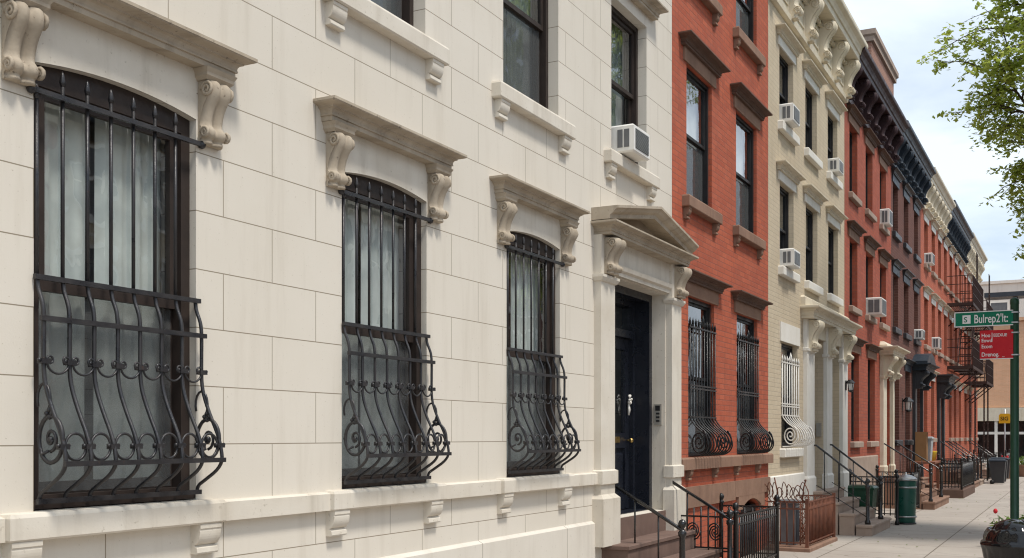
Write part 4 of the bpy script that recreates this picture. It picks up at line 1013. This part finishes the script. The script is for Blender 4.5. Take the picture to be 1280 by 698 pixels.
# ---- street sign
PX, PY = 23.95, -3.82
ss = thing('street_sign', 'dark green street sign post with a green name blade and a red notice', 'street sign', (PX, PY, 0))
MB().lathe(PX, PY, [(.095, 0), (.095, .03), (.082, .05), (.08, 4.62), (.085, 4.63), (.085, 4.72), (.03, 4.76)], 16).build('post', 'polegreen', ss)
def text(body, size, loc, mat, parent, name='lettering', align='LEFT', sx=1.0):
    cu = bpy.data.curves.new('lettering', 'FONT'); cu.body = body; cu.size = size; cu.extrude = .002; cu.align_x = align; cu.offset = size * .012
    tmp = bpy.data.objects.new('tmp', cu); COL.objects.link(tmp)
    dg = bpy.context.evaluated_depsgraph_get(); me = bpy.data.meshes.new_from_object(tmp.evaluated_get(dg))
    bpy.data.objects.remove(tmp)
    # stand the letters up on the face that looks towards -x; reading direction is -y
    off = Vector((0, 0, 0)); p = parent
    while p is not None: off += p.location; p = p.parent
    for v in me.vertices:
        x, y, z = v.co; v.co = Vector((loc[0] - z, loc[1] - x * sx, loc[2] + y)) - off
    me.materials.clear(); me.materials.append(M[mat])
    o = bpy.data.objects.new(name, me); COL.objects.link(o); o.parent = parent; return o
bx = PX - .10
yl = PY + 1.10
gp = MB(); gp.box(bx - .012, bx + .012, PY + .02, yl, 4.21, 4.50).build('name_blade', 'signgreen', ss)
gpo = [o for o in ss.children if o.name.startswith('name_blade')][0]
b = MB()
for (ya, yb_, za, zb) in ((PY + .02, yl, 4.49, 4.508), (PY + .02, yl, 4.205, 4.223), (yl - .016, yl + .006, 4.223, 4.49)): b.box(bx - .018, bx + .016, ya, yb_, za, zb)
b.tube([(bx, yl + .02, 4.35), (bx, yl + .05, 4.35)], .05, 10)
b.build('edge_strip', 'signwhite', gpo)
MB().box(bx - .0165, bx - .0125, yl - .30, yl - .15, 4.27, 4.44).build('emblem', 'signwhite', gpo)
text('S', .15, (bx - .018, yl - .172, 4.30), 'signgreen', gpo, 'emblem_letter')
text("Bulrep2'lt:", .24, (bx - .0145, yl - .36, 4.275), 'signwhite', gpo, sx=.64)
rp = MB().box(bx - .012, bx + .012, PY + .02, PY + .63, 3.55, 4.12).build('red_plate', 'signred', ss)
b = MB(); b.box(bx - .016, bx + .014, PY + .02, PY + .63, 3.542, 3.556); b.build('edge_strip', 'signwhite', rp)
for body, z, y, sz in (('Hoo', 3.985, .60, .105), ('EEEXUE', 3.99, .38, .085), ('Eowd', 3.885, .60, .10), ('Ecom', 3.765, .60, .105), ('Drenog.', 3.60, .60, .115), ('...', 3.58, .22, .08)):
    text(body, sz, (bx - .0145, PY + y, z), 'signwhite', rp, sx=.86)
MB().box(bx - .0165, bx - .0125, PY + .398, PY + .41, 3.89, 4.07).build('divider', 'signwhite', rp)
for z in (4.26, 4.46, 3.62, 4.06):
    cl = MB().lathe(PX, PY, [(.082, z - .014), (.092, z - .012), (.092, z + .012), (.082, z + .014)], 16); cl.box(bx - .016, PX - .06, PY - .06, PY + .05, z - .013, z + .013); cl.build('clamp', 'steel', ss)

ys = thing('warning_sign', 'small yellow warning sign on a thin post near the corner', 'street sign', (70.5, .0, 0))
YX, YY = 64.9, -1.32
ys.location = (YX, YY, 0)
MB().lathe(YX + .06, YY, [(.04, 0), (.04, 3.5)], 10).build('post', 'steel', ys)
pl = MB(); hx = [(YY + .30, 2.72), (YY + .30, 3.14), (YY + .22, 3.24), (YY - .22, 3.24), (YY - .30, 3.14), (YY - .30, 2.82), (YY - .24, 2.72)]
n = len(hx); pl.add([(YX - .01, y, z) for y, z in hx] + [(YX + .01, y, z) for y, z in hx], [tuple(range(n)), tuple(range(2 * n - 1, n - 1, -1))] + [(i, (i + 1) % n, n + (i + 1) % n, n + i) for i in range(n)])
plo = pl.build('sign_plate', 'signyellow', ys)
text('SIG', .28, (YX - .014, YY + .22, 2.88), 'signblack', plo)

# ---- black bin with a bag over its rim, lower right
bt = thing('litter_bin', 'black litter bin lined with a glossy black bag by the sidewalk edge', 'litter bin', (14.97, -4.33, 0))
X, Y = 14.97, -4.33
MB().lathe(X, Y, [(.33, 0), (.35, .03), (.39, .55), (.395, .58)], 28).build('body', 'bag', bt)
random.seed(12)
n = 96; prof = [(.405, .30), (.425, .36), (.445, .50), (.462, .60), (.482, .64), (.488, .67), (.478, .70), (.452, .712), (.442, .74), (.425, .80), (.395, .845), (.368, .855), (.35, .848), (.34, .862), (.315, .905), (.25, .945), (.15, .965), (.06, .97), (.01, .97)]
vs = []
for j, (r, z) in enumerate(prof):
    for k in range(n):
        a = 2 * PI * k / n; q = min(1, r / .3)
        wv = .007 * math.sin(7 * a + j * .35) + .005 * math.sin(12 * a - j * .4) + .003 * math.sin(23 * a + j * .6)
        rr = r + wv * (.5 if 4 <= j <= 7 else 1.2) * q
        zz = z + (.035 * math.sin(5 * a) + .02 * math.sin(11 * a + 1)) * (1.0 if j < 2 else 0) + (q * (.010 * math.sin(4 * a + .3 * j) + .006 * math.sin(9 * a - .4 * j) + .004 * math.sin(17 * a + .3 * j)) if j > 7 else 0)
        vs.append((X + .95 * rr * math.cos(a), Y + .95 * rr * math.sin(a), zz))
mb = MB(); mb.add(vs, [(j * n + k, j * n + (k + 1) % n, (j + 1) * n + (k + 1) % n, (j + 1) * n + k) for j in range(len(prof) - 1) for k in range(n)], True)
mb.build('bin_bag', 'bag', bt)

# ---- leafy things
def leaf_cloud(mb, cx, cy, cz, rx, ry, rz, n, size, droop=.3):
    for _ in range(n):
        while True:
            d = Vector((random.uniform(-1, 1), random.uniform(-1, 1), random.uniform(-1, 1)))
            if d.length < 1: break
        c = Vector((cx + d.x * rx, cy + d.y * ry, cz + d.z * rz))
        a = random.random() * 2 * PI; s = size * random.uniform(.6, 1.25)
        dirv = Vector((math.cos(a), math.sin(a), random.uniform(-.9, .5) - droop)).normalized()
        side = dirv.cross(Vector((random.uniform(-.5, .5), random.uniform(-.5, .5), 1))).normalized() * s * .3
        nrm = dirv.cross(side).normalized() * s * .1
        p0 = c; p1 = c + dirv * s * .45 + side + nrm; p2 = c + dirv * s; p3 = c + dirv * s * .45 - side + nrm
        mb.add([p0, p1, p2, p3], [(0, 1, 2, 3)])

random.seed(77)
fl = MB()
for i in range(110):
    x = random.uniform(14, 46); y = -5.3 + 3.2 * random.random() ** 1.5 if random.random() < .7 else random.uniform(-2.2, -.9)
    a = random.random() * 6.28; q = random.uniform(.02, .05); ca, sa = math.cos(a) * q, math.sin(a) * q
    fl.add([(x - ca, y - sa, .006), (x + sa * .5, y - ca * .5, .014), (x + ca, y + sa, .008), (x - sa * .5, y + ca * .5, .016)], [(0, 1, 2, 3)])
o = fl.build('fallen_leaves', 'leafdark'); o['kind'] = 'stuff'; o['label'] = 'small fallen leaves scattered over the sidewalk'; o['category'] = 'leaves'
random.seed(31)
def planter(x, y, label, R, H, flowers, leaves, spread):
    t = thing('planter', label, 'planter', (x, y, 0), 'planters with plants')
    MB().lathe(x, y, [(R * .8, 0), (R * .82, .02), (R, H - .06), (R * 1.08, H - .05), (R * 1.08, H), (R * .9, H), (R * .88, H - .05)], 18).build('pot', 'brownstone', t)
    MB().lathe(x, y, [(R * .9, H - .07), (R * .9, H - .045)], 18).build('soil', 'soil', t)
    l = MB()
    for k in range(9):
        a = random.random() * 6.28; q = random.random() * spread
        l.tube([(x, y, H - .06), (x + .5 * q * math.cos(a), y + .5 * q * math.sin(a), H + .15), (x + q * math.cos(a), y + q * math.sin(a), H + .3 + .1 * random.random())], .006, 4)
    leaf_cloud(l, x, y, H + .2, spread, spread, .24, leaves, .13)
    l.build('foliage', 'leafdark', t)
    if flowers:
        fl = MB()
        for k in range(flowers):
            a = random.random() * 6.28; q = random.random() * spread * .8; fl.ball(x + q * math.cos(a), y + q * math.sin(a), H + .36 + .1 * random.random(), .04, 7, 1.2)
        fl.build('flower', 'petal', t)
planter(21.6, -3.72, 'small planter with a red bloom behind the litter bin', .2, .2, 1, 40, .18)
planter(22.6, -4.22, 'leafy green planter beside the foot of the street sign post', .24, .26, 0, 340, .22)
planter(57.5, -1.85, 'planter with red flowers on the far sidewalk', .4, .6, 16, 420, .5)
planter(60.5, -2.5, 'dark leafy planter near the street corner', .4, .6, 0, 420, .55)

def street_tree(x, y, label):
    t = thing('street_tree', label, 'tree', (x, y, 0))
    wd = MB(); lf = MB()
    top = Vector((x + .1, y + .1, 4.9))
    wd.tube(crom([(x, y, -.05), (x + .03, y, 1.2), (x - .04, y + .05, 2.8), top], 5), [.21 - .004 * i for i in range(16)], 12)
    PROF = [(4.9, 1.2), (5.6, 1.7), (6.4, 2.15), (7.3, 2.4), (8.2, 2.9), (9.2, 3.3), (10.2, 3.3), (11.2, 2.8), (12.2, 2.0), (13.2, .8)]
    def rad(z):
        for (za, ra), (zb, rb) in zip(PROF[:-1], PROF[1:]):
            if za <= z <= zb: return ra + (rb - ra) * (z - za) / (zb - za)
        return .5
    limbs = []
    for k in range(16):
        a = 2 * PI * k / 16 * 3 + random.uniform(-.2, .2); ez = 6.0 + 5.2 * k / 15; r = rad(ez) * random.uniform(.40, .58)
        base = top + Vector((0, 0, random.uniform(-.6, .3) + .12 * k))
        e = Vector((x + r * math.cos(a), y + r * math.sin(a), ez + .3))
        m1 = base + Vector((math.cos(a), math.sin(a), 0)) * r * .28 + Vector((0, 0, (e.z - base.z) * .42))
        m2 = base + Vector((math.cos(a), math.sin(a), 0)) * r * .66 + Vector((0, 0, (e.z - base.z) * .78))
        P = crom([base, m1, m2, e], 5); limbs.append(P)
        wd.tube(P, [.07 - .0036 * i for i in range(len(P))], 7)
    nodes = [p for P in limbs for p in P[5:]]
    lead = crom([top, top + Vector((-.1, .1, 2)), top + Vector((.1, 0, 4.2)), top + Vector((0, .1, 6.2))], 6)
    wd.tube(lead, [.12 - .006 * i for i in range(len(lead))], 8); nodes += lead[4:]
    made = 0
    while made < 430:
        ez = random.uniform(4.9, 13.1); an = random.uniform(0, 2 * PI)
        if random.random() > rad(ez) / 3.3: continue
        lump = .86 + .14 * math.sin(4.2 * ez + 3 * an)      # lobed outline
        q = rad(ez) * lump * random.uniform(.05, 1.0) ** .5
        e = Vector((x + q * math.cos(an), y + q * math.sin(an), ez))
        made += 1
        nd = min(nodes, key=lambda p: (p - e).length + (1.5 if p.z > e.z else 0))
        m = (nd + e) / 2 + Vector((random.uniform(-.08, .08), random.uniform(-.08, .08), .14)) * (e - nd).length
        P = crom([nd, m, e], 5); wd.tube(P, [.020 - .0016 * i for i in range(len(P))], 5)
        out = (e - nd).normalized()
        for s in range(7):   # sprays of leaves along side twigs
            b = P[min(len(P) - 1, 3 + s)]
            tw = (out * .8 + Vector((random.uniform(-.9, .9), random.uniform(-.9, .9), random.uniform(-.7, .3)))).normalized() * random.uniform(.3, .6)
            wd.tube([b, b + tw * .5 + Vector((0, 0, .02)), b + tw], [.007, .005, .002], 4)
            for q in range(9):
                c = b + tw * (.2 + .8 * q / 8)
                leaf_cloud(lf, c.x, c.y, c.z, .11, .11, .09, 2, .12, .25)
    wd.build('trunk', 'bark', t); lf.build('crown', 'leaf', t)
random.seed(44)
street_tree(23.6, -5.5, 'fresh green street tree spreading over the right edge of the sidewalk')
pit = struct('tree_pit_path', MB().quad((22.9, -5.5, .004), (24.3, -5.5, .004), (24.3, -4.6, .004), (22.9, -4.6, .004)), 'soil')

# ------------------------------------------------------------------ light, sky, camera
SUN_EL, SUN_DIR = 63, (-.25, -1.0)          # where the sun stands, seen from the street
world = bpy.data.worlds.new('World'); scene.world = world; world.use_nodes = True
nt = world.node_tree; nt.nodes.clear()
def wn(t): return nt.nodes.new('ShaderNode' + t)
sky = wn('TexSky'); sky.sky_type = 'NISHITA'; sky.sun_disc = False
sky.sun_elevation = math.radians(SUN_EL); sky.sun_rotation = math.atan2(SUN_DIR[0], SUN_DIR[1]); sky.dust_density = 1.0; sky.air_density = 1.0; sky.ozone_density = 1.2
tc = wn('TexCoord'); sp = wn('SeparateXYZ'); nt.links.new(tc.outputs['Generated'], sp.inputs[0])
mz = wn('Math'); mz.operation = 'MAXIMUM'; mz.inputs[1].default_value = .0; nt.links.new(sp.outputs[2], mz.inputs[0])
az = wn('Math'); az.operation = 'ADD'; az.inputs[1].default_value = .16; nt.links.new(mz.outputs[0], az.inputs[0])
dv = wn('VectorMath'); dv.operation = 'DIVIDE'; cb = wn('CombineXYZ')
for i in range(3): nt.links.new(az.outputs[0], cb.inputs[i])
nt.links.new(tc.outputs['Generated'], dv.inputs[0]); nt.links.new(cb.outputs[0], dv.inputs[1])
nz = wn('TexNoise'); nz.inputs['Scale'].default_value = 1.3; nz.inputs['Detail'].default_value = 7; nz.inputs['Roughness'].default_value = .52; nz.inputs['Distortion'].default_value = .3
nt.links.new(dv.outputs[0], nz.inputs['Vector'])
mr = wn('MapRange'); mr.inputs['From Min'].default_value = .36; mr.inputs['From Max'].default_value = .60; mr.inputs['To Min'].default_value = .33; mr.inputs['To Max'].default_value = .97
nt.links.new(nz.outputs['Fac'], mr.inputs['Value'])
mx = wn('Mix'); mx.data_type = 'RGBA'; nt.links.new(mr.outputs[0], mx.inputs[0]); nt.links.new(sky.outputs[0], mx.inputs[6]); mx.inputs[7].default_value = (7.15, 7.95, 8.75, 1)
bg = wn('Background'); bg.inputs['Strength'].default_value = .115; nt.links.new(mx.outputs[2], bg.inputs[0])
wo = wn('OutputWorld'); nt.links.new(bg.outputs[0], wo.inputs[0])

sl = bpy.data.lights.new('sun', 'SUN'); sl.energy = 2.7; sl.angle = math.radians(10); sl.color = (1.0, .95, .87)
so = bpy.data.objects.new('sun', sl); COL.objects.link(so); so.location = (0, -20, 30)
d = Vector((SUN_DIR[0], SUN_DIR[1], 0)).normalized() * math.cos(math.radians(SUN_EL)) + Vector((0, 0, math.sin(math.radians(SUN_EL))))
so.rotation_euler = (-d).to_track_quat('-Z', 'Y').to_euler()

TH = math.radians(27.4)
cam = bpy.data.cameras.new('camera'); co = bpy.data.objects.new('camera', cam); COL.objects.link(co)
co.location = (0, -5.0, 2.0); co.rotation_euler = (PI / 2, 0, TH - PI / 2)
cam.sensor_width = 36; cam.lens = 712 / math.tan(TH) / 1280 * 36; cam.shift_y = 197 / 1280
cam.clip_start = .1; cam.clip_end = 2000
scene.camera = co
vs_ = scene.view_settings
vs_.view_transform = 'Standard'; vs_.look = 'None'; vs_.gamma = 1; vs_.exposure = 0.28
scene.cycles.use_denoising = True
scene.cycles.pixel_filter_type = 'BLACKMAN_HARRIS'; scene.cycles.filter_width = 1.15
scene.cycles.max_bounces = 6; scene.cycles.transparent_max_bounces = 12
scene.cycles.sample_clamp_indirect = 6
